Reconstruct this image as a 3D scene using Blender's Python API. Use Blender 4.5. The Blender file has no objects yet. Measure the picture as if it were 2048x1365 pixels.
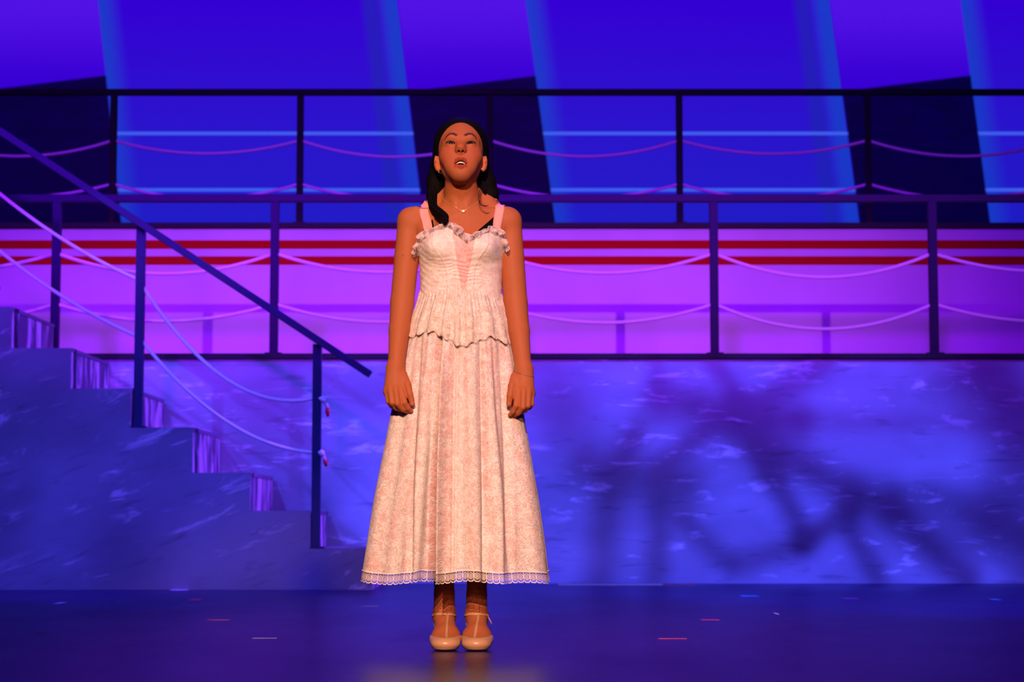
import bpy, bmesh, math, random
import numpy as np
from mathutils import Vector, Matrix
from mathutils.bvhtree import BVHTree
random.seed(7)
sc = bpy.context.scene
COL = sc.collection

# ------------------------------------------------------------ camera
LENS = 70.0
FPX = LENS / 36.0 * 2048
CAM_H = 0.395
PITCH = math.atan((1040 - 682.5) / FPX)
cam_d = bpy.data.cameras.new('camera'); cam = bpy.data.objects.new('camera', cam_d); COL.objects.link(cam)
cam.location = (0, 0, CAM_H); cam.rotation_euler = (math.pi / 2 + PITCH, 0, 0)
cam_d.lens = LENS; cam_d.sensor_width = 36; cam_d.clip_start = 0.05; cam_d.clip_end = 200
cam_d.dof.use_dof = True; cam_d.dof.focus_distance = 6.15; cam_d.dof.aperture_fstop = 5.0
sc.camera = cam
sc.view_settings.view_transform = 'Standard'; sc.view_settings.look = 'None'
sc.view_settings.exposure = 0.0; sc.view_settings.gamma = 1.0
sc.view_settings.use_curve_mapping = False
w = bpy.data.worlds.new('dark_house'); sc.world = w; w.use_nodes = True
w.node_tree.nodes['Background'].inputs[0].default_value = (0.05, 0.0, 0.6, 1)
w.node_tree.nodes['Background'].inputs[1].default_value = 0.008
sc.cycles.use_denoising = True
sc.cycles.max_bounces = 8; sc.cycles.transparent_max_bounces = 24
sc.cycles.sample_clamp_indirect = 4.0

def at(px, py, Y):
    """world point on the plane y=Y seen at a pixel"""
    u = (px - 1024) / FPX; v = (682.5 - py) / FPX
    cp, sp = math.cos(PITCH), math.sin(PITCH)
    t = Y / (cp - v * sp)
    return Vector((u * t, Y, CAM_H + (sp + v * cp) * t))

# ------------------------------------------------------------ node helpers
class E:
    """a float socket with arithmetic"""
    def __init__(s, nt, v): s.nt, s.v = nt, v
    def _m(s, op, *a, clamp=False):
        n = s.nt.nodes.new('ShaderNodeMath'); n.operation = op; n.use_clamp = clamp
        for i, x in enumerate((s,) + a):
            x = x.v if isinstance(x, E) else x
            if isinstance(x, (int, float)): n.inputs[i].default_value = x
            else: s.nt.links.new(x, n.inputs[i])
        return E(s.nt, n.outputs[0])
    def __add__(s, o): return s._m('ADD', o)
    def __sub__(s, o): return s._m('SUBTRACT', o)
    def __mul__(s, o): return s._m('MULTIPLY', o)
    def __truediv__(s, o): return s._m('DIVIDE', o)
    def __radd__(s, o): return s + o
    def __rmul__(s, o): return s * o
    def __rsub__(s, o): return E(s.nt, o)._m('SUBTRACT', s)
    def __neg__(s): return s * -1.0
    def mn(s, o): return s._m('MINIMUM', o)
    def mx(s, o): return s._m('MAXIMUM', o)
    def abs(s): return s._m('ABSOLUTE')
    def sin(s): return s._m('SINE')
    def fract(s): return s._m('FRACT')
    def floor(s): return s._m('FLOOR')
    def pow(s, o): return s._m('POWER', o)
    def sqrt(s): return s._m('SQRT')
    def clamp(s): return s._m('ADD', 0.0, clamp=True)
    def ss(s, a, b, lo=0.0, hi=1.0, kind='SMOOTHSTEP'):
        """a..b -> lo..hi"""
        if a > b: a, b, lo, hi = b, a, hi, lo
        n = s.nt.nodes.new('ShaderNodeMapRange'); n.interpolation_type = kind
        s.nt.links.new(s.v, n.inputs[0])
        for i, q in enumerate((a, b, lo, hi)):
            n.inputs[i + 1].default_value = q
        return E(s.nt, n.outputs[0])

def xyz(nt, sock):
    n = nt.nodes.new('ShaderNodeSeparateXYZ'); nt.links.new(sock, n.inputs[0])
    return [E(nt, o) for o in n.outputs]
def vec(nt, *a):
    n = nt.nodes.new('ShaderNodeCombineXYZ')
    for i, x in enumerate(a):
        x = x.v if isinstance(x, E) else x
        if isinstance(x, (int, float)): n.inputs[i].default_value = x
        else: nt.links.new(x, n.inputs[i])
    return n.outputs[0]
def coord(nt, kind='Object'):
    return nt.nodes.new('ShaderNodeTexCoord').outputs[kind]
def noise(nt, v, scale, detail=3, rough=0.5, dist=0.0, out=0):
    n = nt.nodes.new('ShaderNodeTexNoise'); nt.links.new(v, n.inputs['Vector'])
    n.inputs['Scale'].default_value = scale; n.inputs['Detail'].default_value = detail
    n.inputs['Roughness'].default_value = rough; n.inputs['Distortion'].default_value = dist
    return E(nt, n.outputs[0]) if out == 0 else n.outputs[1]
def voronoi(nt, v, scale, feat='F1', rnd=1.0):
    n = nt.nodes.new('ShaderNodeTexVoronoi'); n.feature = feat; nt.links.new(v, n.inputs['Vector'])
    n.inputs['Scale'].default_value = scale; n.inputs['Randomness'].default_value = rnd
    return E(nt, n.outputs['Distance'])
def mapping(nt, v, scale=(1, 1, 1), loc=(0, 0, 0), rot=(0, 0, 0)):
    n = nt.nodes.new('ShaderNodeMapping'); nt.links.new(v, n.inputs[0])
    n.inputs['Scale'].default_value = scale; n.inputs['Location'].default_value = loc; n.inputs['Rotation'].default_value = rot
    return n.outputs[0]
def mixc(nt, f, a, b, mode='MIX'):
    n = nt.nodes.new('ShaderNodeMix'); n.data_type = 'RGBA'; n.blend_type = mode
    f = f.v if isinstance(f, E) else f
    if isinstance(f, (int, float)): n.inputs[0].default_value = f
    else: nt.links.new(f, n.inputs[0])
    for i, x in ((6, a), (7, b)):
        if isinstance(x, tuple): n.inputs[i].default_value = tuple(x) + (1,)
        else: nt.links.new(x, n.inputs[i])
    return n.outputs[2]
def bump(nt, h, strength=0.3, dist=0.01, normal=None):
    n = nt.nodes.new('ShaderNodeBump'); n.inputs['Strength'].default_value = strength
    n.inputs['Distance'].default_value = dist; nt.links.new(h.v, n.inputs['Height'])
    if normal: nt.links.new(normal, n.inputs['Normal'])
    return n.outputs[0]
def mat(name, color=(.5, .5, .5), rough=.6, spec=.5, metal=0.0, **kw):
    m = bpy.data.materials.new(name); m.use_nodes = True; nt = m.node_tree
    b = nt.nodes['Principled BSDF']
    b.inputs['Base Color'].default_value = tuple(color) + (1,)
    b.inputs['Roughness'].default_value = rough; b.inputs['Specular IOR Level'].default_value = spec
    b.inputs['Metallic'].default_value = metal
    for k, v in kw.items(): b.inputs[k.replace('_', ' ')].default_value = v
    return m, nt, b
def put(nt, b, name, s):
    nt.links.new(s.v if isinstance(s, E) else s, b.inputs[name])

# ------------------------------------------------------------ lights
def aim(o, tgt):
    o.rotation_euler = (Vector(tgt) - o.location).to_track_quat('-Z', 'Y').to_euler()
def spot(name, loc, tgt, color, watts, deg, blend=.4, radius=.08):
    d = bpy.data.lights.new(name, 'SPOT'); o = bpy.data.objects.new(name, d); COL.objects.link(o)
    o.location = loc; aim(o, tgt); d.color = color; d.energy = watts
    d.spot_size = math.radians(deg); d.spot_blend = blend; d.shadow_soft_size = radius
    return o
Y_WALL, Y_CABIN, Y_STAIR, Y_SCREEN = 12.45, 14.65, 11.35, 17.6
Y_W = 6.2     # where she stands

def shutter(o, cuts, prev=None):
    """framing shutters of the projector: (pixel a, pixel b, plane Y, softness px, what passes beyond); light stays above a->b"""
    bpy.context.view_layer.update()
    d = o.data; d.use_nodes = True; nt = d.node_tree
    em = [n for n in nt.nodes if n.type == 'EMISSION'][0]
    x, y, z = xyz(nt, coord(nt, 'Normal')); z = z.abs().mx(1e-4)
    inv = o.matrix_world.inverted(); tot = None
    def loc(p, Y):
        q = inv @ at(p[0], p[1], Y); return Vector((q.x / -q.z, q.y / -q.z))
    for a, b, Y, soft, leak in cuts:
        A, B = loc(a, Y), loc(b, Y); t = (B - A).normalized(); n_ = Vector((-t.y, t.x))
        S = (loc((a[0] + soft, a[1]), Y) - A).length
        dist = (x / z) * n_.x + (y / z) * n_.y - n_.dot(A)
        m = dist.ss(-S, S, leak, 1.0)
        tot = m if tot is None else tot * m
    if em.inputs['Strength'].links: tot = tot * E(nt, em.inputs['Strength'].links[0].from_socket)
    nt.links.new(tot.v, em.inputs['Strength'])

spot('follow_spot', (-0.9, -6.0, 6.25), (-0.155, Y_W, 0.90), (1.0, .59, .42), 10300, 9.2, .15, .08)
spot('added_warm_fill', (2.2, -6.5, 5.2), (-0.155, Y_W, 0.84), (1.0, .46, .30), 1900, 8.6, .2, .3)  # added fill in place of warm bounce, lifts the shadows on her
mg = spot('magenta_spot', (6.0, -9.2, 7.1), at(940, 575, Y_CABIN), (1.0, .22, .55), 6400, 19, 1.0, .08)
vf = spot('violet_fill', (-2.0, -8.0, 8.0), at(800, 575, Y_CABIN), (.26, .0, 1.0), 34000, 30, 1.0, .8)
for o, lk in ((mg, .10), (vf, .26)):
    shutter(o, [((0, 712), (2048, 712), Y_WALL, 6, .001), ((2048, 440), (0, 440), Y_CABIN, 40, lk)])
vs_ = spot('violet_side', (4.6, 10.5, 4.6), (-3.6, 12.0, 1.0), (.26, .04, 1.0), 3400, 40, .6, .05)
shutter(vs_, [((560, 1300), (560, 300), Y_WALL, 60, .05)])
bw_ = spot('blue_stair_wash', (-8.5, 3.0, 7.5), (-3.2, 12.0, 0.7), (.07, .075, 1.0), 3600, 42, .7, .12)
shutter(bw_, [((900, 1300), (700, 300), Y_WALL, 80, .3), ((2048, 716), (0, 716), Y_WALL, 12, .25)])
vw = spot('violet_wall_wash', (2.0, 1.0, 8.0), (2.0, 12.4, 0.6), (.17, .045, 1.0), 1700, 58, .7, .4)
shutter(vw, [((2048, 718), (0, 718), Y_WALL, 8, .05)])
spot('blue_backlight', (0.0, 11.9, 8.0), (0.0, 7.2, 0), (.04, .0, 1.0), 900, 100, .6, .5)

def gobo(o, segs, mottled=None, floor_=.06):
    """an iron gobo in the projector: soft dark branches"""
    d = o.data; d.use_nodes = True; nt = d.node_tree
    em = [n for n in nt.nodes if n.type == 'EMISSION'][0]
    x, y, z = xyz(nt, coord(nt, 'Normal'))
    z = z.abs().mx(1e-4)
    P = vec(nt, x / z, y / z, 0.0)
    inv = o.matrix_world.inverted()
    def loc(px, py):
        q = inv @ at(px, py, Y_WALL); return Vector((q.x / -q.z, q.y / -q.z, 0))
    tot = None
    for (a, b, hw, dark) in segs:
        A, B = loc(*a), loc(*b); W = (loc(a[0] + hw, a[1]) - A).length
        ab = B - A
        def vm(op, s1, s2=None, scale=None):
            n = nt.nodes.new('ShaderNodeVectorMath'); n.operation = op
            nt.links.new(s1, n.inputs[0])
            if isinstance(s2, Vector): n.inputs[1].default_value = s2
            elif s2 is not None: nt.links.new(s2, n.inputs[1])
            if scale is not None: nt.links.new(scale.v, n.inputs['Scale'])
            return n
        dP = vm('SUBTRACT', P, A).outputs[0]
        t = (E(nt, vm('DOT_PRODUCT', dP, ab / ab.length_squared).outputs['Value'])).clamp()
        sc_ = nt.nodes.new('ShaderNodeVectorMath'); sc_.operation = 'SCALE'; sc_.inputs[0].default_value = ab
        nt.links.new(t.v, sc_.inputs['Scale'])
        dist = E(nt, vm('LENGTH', vm('SUBTRACT', dP, sc_.outputs[0]).outputs[0]).outputs['Value'])
        m = dist.ss(0.0, W * 2.3, 1 - min(1, dark * 1.1), 1.0)
        tot = m if tot is None else tot * m
    if mottled:
        nz = noise(nt, P, mottled[0], 2, .5)
        f = nz.ss(.36, .62, mottled[1], 1.0)
        tot = f if tot is None else tot * f
    nt.links.new((tot.mx(floor_)).v, em.inputs['Strength'])
g1 = spot('blue_gobo_light', (3.6, 3.6, 7.6), at(1480, 960, Y_WALL), (.072, .080, 1.0), 9800, 50, .5, .04)
g2 = spot('blue_gobo_light', (-4.2, 4.2, 7.6), at(560, 960, Y_WALL), (.075, .08, 1.0), 3400, 40, .6, .04)
bpy.context.view_layer.update()
gobo(g1, [((1420, 715), (1489, 812), 15, .75), ((1649, 720), (1513, 817), 22, .7), ((1313, 790), (1470, 835), 26, .75),
          ((1470, 835), (1600, 842), 24, .8), ((1479, 827), (1542, 944), 24, .85), ((1542, 944), (1615, 1080), 17, .75),
          ((1537, 890), (1708, 992), 24, .75), ((1708, 992), (1790, 1010), 28, .7), ((1781, 1020), (1935, 1160), 24, .75),
          ((1698, 1022), (1601, 1090), 17, .75), ((1601, 1090), (1479, 1132), 17, .6), ((1700, 1060), (1757, 1160), 17, .65),
          ((1172, 934), (1367, 973), 34, .75), ((1269, 871), (1221, 968), 22, .7), ((1221, 968), (1195, 1160), 26, .65),
          ((1323, 973), (1313, 1150), 20, .65), ((1362, 1041), (1459, 1129), 15, .6), ((1430, 846), (1323, 934), 18, .7),
          ((1060, 700), (1130, 830), 45, .55), ((1600, 842), (2048, 850), 14, .4), ((1980, 1030), (2060, 1080), 45, .6),
          ((1308, 700), (1323, 822), 14, .5), ((1960, 720), (2060, 850), 70, .85), ((1860, 1000), (1980, 1040), 30, .5),
          ((640, 1040), (720, 1130), 30, .4), ((660, 760), (760, 800), 26, .4), ((2030,900),(2070,1150), 40,.45)], mottled=(7, .72))
gobo(g2, [((-20, 780), (200, 860), 40, .6), ((0, 1120), (230, 960), 40, .6), ((340, 960), (300, 1180), 50, .6),
          ((430, 1120), (700, 1160), 40, .6), ((100, 690), (260, 830), 34, .5), ((560, 720), (480, 900), 20, .4)], mottled=(9, .35))

shutter(g1, [((2048, 716), (0, 716), Y_WALL, 7, .05), ((620, 700), (700, 1200), Y_WALL, 90, .22)])
shutter(g2, [((2048, 716), (0, 716), Y_WALL, 7, .15), ((860, 1200), (760, 700), Y_WALL, 60, .3)])
# ------------------------------------------------------------ mesh helpers
def tag(o, label=None, cat=None, group=None, kind=None):
    if label: o['label'] = label
    if cat: o['category'] = cat
    if group: o['group'] = group
    if kind: o['kind'] = kind
    return o
def link(name, me, m=None, parent=None, smooth=False):
    o = bpy.data.objects.new(name, me); COL.objects.link(o)
    if m is not None:
        for q in (m if isinstance(m, (list, tuple)) else [m]): me.materials.append(q)
    if smooth: me.polygons.foreach_set('use_smooth', [True] * len(me.polygons))
    if parent is not None: o.parent = parent
    return o
def empty(name, loc=(0, 0, 0)):
    o = bpy.data.objects.new(name, None); COL.objects.link(o); o.location = loc; o.empty_display_size = .1; return o
def box_bm(bm, lo, hi):
    lo, hi = Vector(lo), Vector(hi); r = bmesh.ops.create_cube(bm, size=1)
    for v in r['verts']:
        v.co = Vector(((lo[i] + hi[i]) / 2 + v.co[i] * (hi[i] - lo[i]) for i in range(3)))
def from_bm(name, bm, m, parent=None, bevel=0, smooth=False):
    if bevel: bmesh.ops.bevel(bm, geom=bm.edges[:], offset=bevel, segments=2, affect='EDGES', profile=.5)
    me = bpy.data.meshes.new(name); bm.to_mesh(me); bm.free()
    return link(name, me, m, parent, smooth)
def box(name, lo, hi, m, parent=None, bevel=0.0):
    bm = bmesh.new(); box_bm(bm, lo, hi); return from_bm(name, bm, m, parent, bevel)
def beam(name, a, b, w_, h_, m, parent=None, bevel=.004):
    """square section tube from a to b; h_ measured towards world up"""
    a, b = Vector(a), Vector(b); d = (b - a); L = d.length; d.normalize()
    up = Vector((0, 0, 1)) if abs(d.z) < .9 else Vector((0, -1, 0))
    s = d.cross(up).normalized(); u = s.cross(d)
    bm = bmesh.new(); box_bm(bm, (-w_ / 2, 0, -h_ / 2), (w_ / 2, L, h_ / 2))
    M = Matrix((s, d, u)).transposed().to_4x4(); M.translation = a
    bmesh.ops.transform(bm, matrix=M, verts=bm.verts)
    return from_bm(name, bm, m, parent, bevel)
def tube_mesh(name, pts, rad, seg=8, cap=True):
    pts = [Vector(p) for p in pts]; n = len(pts)
    if not hasattr(rad, '__len__'): rad = [rad] * n
    V, F = [], []; prev = None
    for i, p in enumerate(pts):
        t = (pts[min(i + 1, n - 1)] - pts[max(i - 1, 0)]).normalized()
        if prev is None:
            prev = t.orthogonal().normalized()
        prev = (prev - t * prev.dot(t)).normalized(); q = t.cross(prev)
        for k in range(seg):
            a = 2 * math.pi * k / seg
            V.append(p + (prev * math.cos(a) + q * math.sin(a)) * rad[i])
    for i in range(n - 1):
        for k in range(seg):
            F.append((i * seg + k, i * seg + (k + 1) % seg, (i + 1) * seg + (k + 1) % seg, (i + 1) * seg + k))
    if cap:
        F.append(tuple(range(seg))[::-1]); F.append(tuple((n - 1) * seg + k for k in range(seg)))
    return V, F
def tube(name, pts, rad, m, parent=None, seg=8):
    V, F = tube_mesh(name, pts, rad, seg)
    me = bpy.data.meshes.new(name); me.from_pydata(V, [], F); me.update()
    return link(name, me, m, parent, True)
def multi_tube(name, runs, m, parent=None, seg=8):
    AV, AF = [], []
    for pts, rad in runs:
        V, F = tube_mesh(name, pts, rad, seg); k = len(AV); AV += V; AF += [tuple(i + k for i in f) for f in F]
    me = bpy.data.meshes.new(name); me.from_pydata(AV, [], AF); me.update()
    return link(name, me, m, parent, True)

# ------------------------------------------------------------ materials of the set
def stage_floor():
    m, nt, b = mat('black_stage_floor', (.02, .02, .022), .38, .2)
    c = coord(nt); n1 = noise(nt, mapping(nt, c, (1.2, .5, 1)), 2.0, 4, .6); n2 = noise(nt, mapping(nt, c, (7, 60, 1)), 2, 3, .6)
    n3 = noise(nt, c, 45, 3, .6)
    put(nt, b, 'Roughness', (n1 * .12 + n2 * .10 + .19))
    b.inputs['Specular Tint'].default_value = (.55, .25, .6, 1)
    put(nt, b, 'Base Color', mixc(nt, n2.ss(.35, .75), (.008, .002, .055), (.016, .006, .105)))
    put(nt, b, 'Normal', bump(nt, n3 + n2 * 2.0, .25, .002))
    return m
def painted_stone(name, base, light, dark, seed=0.0, tiltk=0.0):
    m, nt, b = mat(name, base, .75, .25)
    c = mapping(nt, coord(nt), (1, 1, 1), (seed, seed * 2, 0), (0, tiltk, 0))
    big = noise(nt, mapping(nt, c, (.9, 1, 1.6)), 1.4, 3, .55)
    dab = noise(nt, mapping(nt, c, (1.7, 1, 8)), 1.6, 5, .66, .5)
    dab2 = noise(nt, mapping(nt, c, (3.2, 1, 17), (5, 2, 3)), 1.1, 3, .6, .3)
    gate = noise(nt, mapping(nt, c, (1.3, 1, 2.4), (9, 0, 4)), 1.5, 2)
    col = mixc(nt, big.ss(.35, .65), base, tuple(x * 1.35 for x in base))
    col = mixc(nt, dab2.ss(.56, .74) * .45, col, dark)
    col = mixc(nt, dab.ss(.54, .66) * gate.ss(.42, .56) * .9, col, light)
    put(nt, b, 'Base Color', col)
    put(nt, b, 'Normal', bump(nt, dab, .3, .004))
    return m
M_floor = stage_floor()
M_wall = painted_stone('painted_stone_flat', (.34, .34, .40), (.85, .85, .9), (.13, .12, .16))
M_stair = painted_stone('painted_stone_stair', (.13, .14, .19), (.40, .40, .48), (.05, .045, .075), 3.3, .35)
def riser_mat():
    m, nt, b = mat('brushed_riser_paint', (.3, .3, .35), .7, .3)
    c = coord(nt); n = noise(nt, mapping(nt, c, (1, 5, 1.6)), 1.6, 3, .6, .8)
    put(nt, b, 'Base Color', mixc(nt, n.ss(.40, .62), (.10, .09, .16), (.62, .6, .7)))
    return m
M_riser = riser_mat()
M_dark, _n, _b = mat('dark_blue_metal', (.014, .022, .085), .5, .2)
M_lowrail, _n, _b = mat('grey_blue_rail_paint', (.018, .008, .065), .55, .15)
M_uprail, _n, _b = mat('near_black_rail_paint', (.006, .006, .01), .6, .2)
M_black, _n, _b = mat('black_edge_paint', (.012, .012, .016), .6, .3)
M_white, nt, b = mat('white_cabin_paint', (.78, .78, .8), .62, .3)
n_ = noise(nt, mapping(nt, coord(nt), (.8, 1, .3)), 2.0, 3); put(nt, b, 'Base Color', mixc(nt, n_.ss(.3, .7), (.66, .66, .68), (.76, .76, .78)))
M_red, _n, _b = mat('red_stripe_paint', (.50, .004, .006), .7, .06)
M_rope, nt, b = mat('white_rope', (.95, .95, .95), .8, .1)
x, y, z = xyz(nt, coord(nt, 'UV'))
M_redtape, _n, _b = mat('red_tape', (.7, .02, .05), .5, .3)
M_drape, _n, _b = mat('black_drape', (.01, .01, .012), .9, .1)

# ------------------------------------------------------------ stage floor and surroundings
tag(box('floor', (-9, -0.2, -.12), (9, 21, 0), M_floor), kind='structure')
tag(box('trim_1', (-9, -.6, -.12), (9, 5.28, .0015), M_floor), kind='structure')
tag(box('wall_back', (-9, 20.6, 0), (9, 20.8, 8), M_drape), kind='structure')

# ------------------------------------------------------------ projection screen
def screen():
    m = bpy.data.materials.new('projected_picture'); m.use_nodes = True; nt = m.node_tree
    b = nt.nodes['Principled BSDF']; b.inputs['Base Color'].default_value = (.02, .02, .02, 1); b.inputs['Roughness'].default_value = .8
    X, Yc, Z = xyz(nt, coord(nt, 'Object'))
    # object coordinates are world coordinates on this screen
    def P(px, py): q = at(px, py, Y_SCREEN); return q.x, q.z
    def line(p, q):
        """x of a slanted line at the height Z"""
        (x0, z0), (x1, z1) = P(*p), P(*q); k = (x1 - x0) / (z1 - z0); return Z * k + (x0 - k * z0)
    wpx = P(1100, 0)[0] - P(1000, 0)[0]
    zt, zb = P(0, 0)[1], P(0, 450)[1]
    v = Z.ss(zb, zt, 0, 1, 'LINEAR')
    def panel(l0, l1, r0, r1):
        L, R = line((l0, 0), (l1, 450)), line((r0, 0), (r1, 450))
        u = (X - L) / (R - L)
        return u
    inside = None; U = None
    for q in ((196, 243, 795, 848), (1051, 1111, 1660, 1720), (1921, 1981, 2525, 2590), (-680, -625, -70, -20)):
        u = panel(*q); i = u.ss(-.004, .004) * u.ss(1.004, .996)
        inside = i if inside is None else inside + i
        U = u * i if U is None else U + u * i
    base = mixc(nt, v, (.012, .012, .56), (.034, .0, .66))
    edge = (U.ss(.085, .0) + U.ss(.92, .975) ).clamp()
    base = mixc(nt, edge * v.ss(0, 1, .75, .85), base, (.006, .05, .58))
    band = U.ss(.865, .90) * U.ss(.95, .915)
    base = mixc(nt, band * .55, base, (.008, .02, .38))
    # hairlines
    ln = None
    for py in (267, 380):
        z0 = P(0, py)[1]; d = (Z - (z0)).abs()
        l = d.ss(.020, .012) * .85 + d.ss(.003, .0) * .1
        ln = l if ln is None else ln + l
    base = mixc(nt, ln.clamp(), base, (.055, .125, .92))
    # between the panels: violet above, night below a slanting edge
    (xa, za), (xb, zb2) = P(1690, 182), P(1940, 151); k = (zb2 - za) / (xb - xa)
    per = P(1940 + 865, 151)[0] - xb
    xx = ((X - (xb + P(150, 0)[0] - P(0, 0)[0])) / per).fract() * per - per + (P(150, 0)[0] - P(0, 0)[0])
    edgez = xx * k + zb2
    up = (Z - edgez).ss(-.012, .012)
    nn = noise(nt, mapping(nt, coord(nt), (1, 1, 3)), 3.0, 3)
    night = mixc(nt, v * nn.ss(.3, .8), (.0004, .0002, .022), (.002, .0, .075))
    viol = mixc(nt, v.ss(.6, 1.0), (.040, .0, .66), (.085, .006, .80))
    gap = mixc(nt, up, night, viol)
    col = mixc(nt, inside.clamp(), gap, base)
    grain = noise(nt, mapping(nt, coord(nt), (3, 1, 40)), 8, 2)
    put(nt, b, 'Emission Color', mixc(nt, grain.ss(.3, .7, .0, .10), col, (.0, .0, .3)))
    b.inputs['Emission Strength'].default_value = 1.0
    o = box('projection_screen', (-7.2, Y_SCREEN, 2.0), (7.2, Y_SCREEN + .03, 5.9), m)
    fr = M_black
    for nme, lo, hi in (('frame', (-7.3, Y_SCREEN - .01, 5.9), (7.3, Y_SCREEN + .06, 6.0)), ('frame', (-7.3, Y_SCREEN - .01, 1.9), (7.3, Y_SCREEN + .06, 2.0))):
        box(nme, lo, hi, fr, o)
    for s in (-1, 1):
        a = (s * 7.25 - .05, Y_SCREEN - .01, 0); box('stand', a, (s * 7.25 + .05, Y_SCREEN + .06, 6.0), fr, o)
    return tag(o, 'wide screen behind the decks showing slanted blue panels and dark gaps', 'screen')
screen()

# ------------------------------------------------------------ decks
Z_LOW = at(0, 708, Y_WALL).z; Z_UP = at(0, 447, Y_CABIN).z
low = empty('lower_deck', (0, Y_WALL, 0)); tag(low, 'lower stage platform fronted by a wall painted as blue stone', 'platform')
def rel(o, p):
    """parent keeping the world place"""
    o.parent = p; o.matrix_parent_inverse = Matrix.Translation(p.location).inverted(); return o
rel(box('front_wall', (-7, Y_WALL, 0), (7, Y_WALL + .05, Z_LOW - .03), M_wall), low)
rel(box('deck_edge', (-7, Y_WALL - .03, Z_LOW - .03), (7, Y_WALL + .05, Z_LOW), M_black), low)
rel(box('deck_floor', (-7, Y_WALL + .05, Z_LOW - .05), (7, Y_CABIN, Z_LOW - .003), M_black), low)
up = empty('upper_deck', (0, Y_CABIN, 0)); tag(up, 'upper stage platform with a white cabin wall and two red stripes', 'platform')
rel(box('cabin_wall', (-7, Y_CABIN, Z_LOW - .003), (7, Y_CABIN + .05, Z_UP - .035), M_white), up)
for ya, yb in ((498, 481), (530, 513)):
    za, zb = at(0, ya, Y_CABIN).z, at(0, yb, Y_CABIN).z
    rel(box('stripe', (-7, Y_CABIN - .004, za), (7, Y_CABIN + .002, zb), M_red), up)
rel(box('deck_edge', (-7, Y_CABIN - .04, Z_UP - .035), (7, Y_CABIN + .05, Z_UP), M_black), up)
rel(box('deck_floor', (-7, Y_CABIN + .05, Z_UP - .05), (7, Y_CABIN + 2.0, Z_UP - .003), M_black), up)
for x0 in (-6.6, -2.2, 2.2, 6.6):
    rel(box('leg', (x0 - .04, Y_CABIN + 1.9, 0), (x0 + .04, Y_CABIN + 1.98, Z_UP - .05), M_black), up)

def railing(name, Y, z0, post_px, py_mid, rail_lo, rail_hi, wpost, m, label):
    r = empty(name, (0, Y, z0)); tag(r, label, 'railing')
    zl, zh = at(0, rail_lo, Y).z, at(0, rail_hi, Y).z
    d = zh - zl
    rel(beam('top_rail', (-6.9, Y, (zl + zh) / 2), (6.9, Y, (zl + zh) / 2), .05, d, m), r)
    xs = [at(p, py_mid, Y).x for p in post_px]
    for x0 in xs:
        rel(box('post', (x0 - wpost / 2, Y - wpost / 2 , z0), (x0 + wpost / 2, Y + wpost / 2, zl + .002), m, None, .003), r)
        rel(box('foot_plate', (x0 - wpost, Y - wpost*.9, z0), (x0 + wpost, Y + wpost*.9, z0 + .008), m), r)
    return xs
YL, YU = Y_WALL + .03, Y_CABIN + .02
xl = railing('lower_railing', YL, Z_LOW, (-770, -327, 112, 549, 989, 1428, 1866, 2304, 2750), 550, 405, 390, .052, M_lowrail,
             'painted metal railing along the edge of the lower platform')
xu = railing('upper_railing', YU, Z_UP, (-530, -152, 226, 600, 980, 1359, 1736, 2115, 2490), 330, 191, 179, .048, M_uprail,
             'near-black metal railing along the edge of the upper platform')
def sag(a, b, drop, n=24, wob=0):
    a, b = Vector(a), Vector(b); out = []
    for i in range(n + 1):
        t = i / n; p = a.lerp(b, t); p.z -= 4 * drop * t * (1 - t) + wob * math.sin(t * 17) ; out.append(p)
    return out
def rope_row(xs, Y, z0, py, drops, rad, label, cat='rope', skew=0.0):
    pts = []
    zz = at(0, py, Y).z
    for i in range(len(xs) - 1):
        a = Vector((xs[i], Y, zz)); b = Vector((xs[i + 1], Y, zz))
        s = sag(a, b, drops[i % len(drops)]); pts += s if i == 0 else s[1:]
    o = tube('rope', pts, rad, M_rope)
    return tag(o, label, cat)
rope_row(xl, YL, Z_LOW, 507, (.135, .11, .13, .12, .125, .152, .115, .14), .0115, 'white rope sagging below the lower deck rail, upper of two rows')
rope_row(xl, YL, Z_LOW, 608, (.12, .12, .11, .115, .12, .160, .112, .125), .0115, 'white rope along the lower deck railing, lower row near its floor')
rope_row(xu, YU, Z_UP, 281, (.12, .12, .1, .125, .122, .102, .12, .13), .0120, 'dim purple rope between the upper deck posts, upper row')
rope_row(xu, YU, Z_UP, 368, (.10, .10, .11, .11, .105, .11, .11, .10), .0120, 'dim purple rope between the upper deck posts, mostly hidden behind the lower rail')

# ------------------------------------------------------------ stairs
st = empty('staircase', (-4, Y_STAIR, 0)); tag(st, 'stage staircase painted as blue stone climbing to the left', 'stairs')
edges_px = [(744, 1097), (620, 1022), (500, 946), (385, 855), (262, 777), (142, 696), (22, 613)]
stepx = [at(px, py, Y_STAIR).x for px, py in edges_px]; stepz = [at(px, py, Y_STAIR).z for px, py in edges_px]
run_ = (stepx[1] - stepx[6]) / 5
for k in range(5):
    stepx.append(stepx[-1] - run_); stepz.append(stepz[-1] + .24)
YB = Y_WALL - .032
XL = -6.6
for k in range(len(stepx)):
    zlo = 0 if k == 0 else stepz[k - 1]
    # risers and treads are boards, stepping back to the left
    rel(box('riser', (stepx[k] - .02, Y_STAIR + .02, zlo), (stepx[k], YB, stepz[k] - .022), M_riser), st)
    xe = stepx[k + 1] if k + 1 < len(stepx) else XL
    rel(box('tread', (xe - .02, Y_STAIR + .02, stepz[k] - .022), (stepx[k] + .004, YB, stepz[k]), M_stair), st)
bm = bmesh.new()
prof = [(XL, 0), (stepx[0], 0)]
for k in range(len(stepx)):
    prof.append((stepx[k], stepz[k] - .004)); xe = stepx[k + 1] if k + 1 < len(stepx) else XL
    prof.append((xe, stepz[k] - .004))
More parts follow.
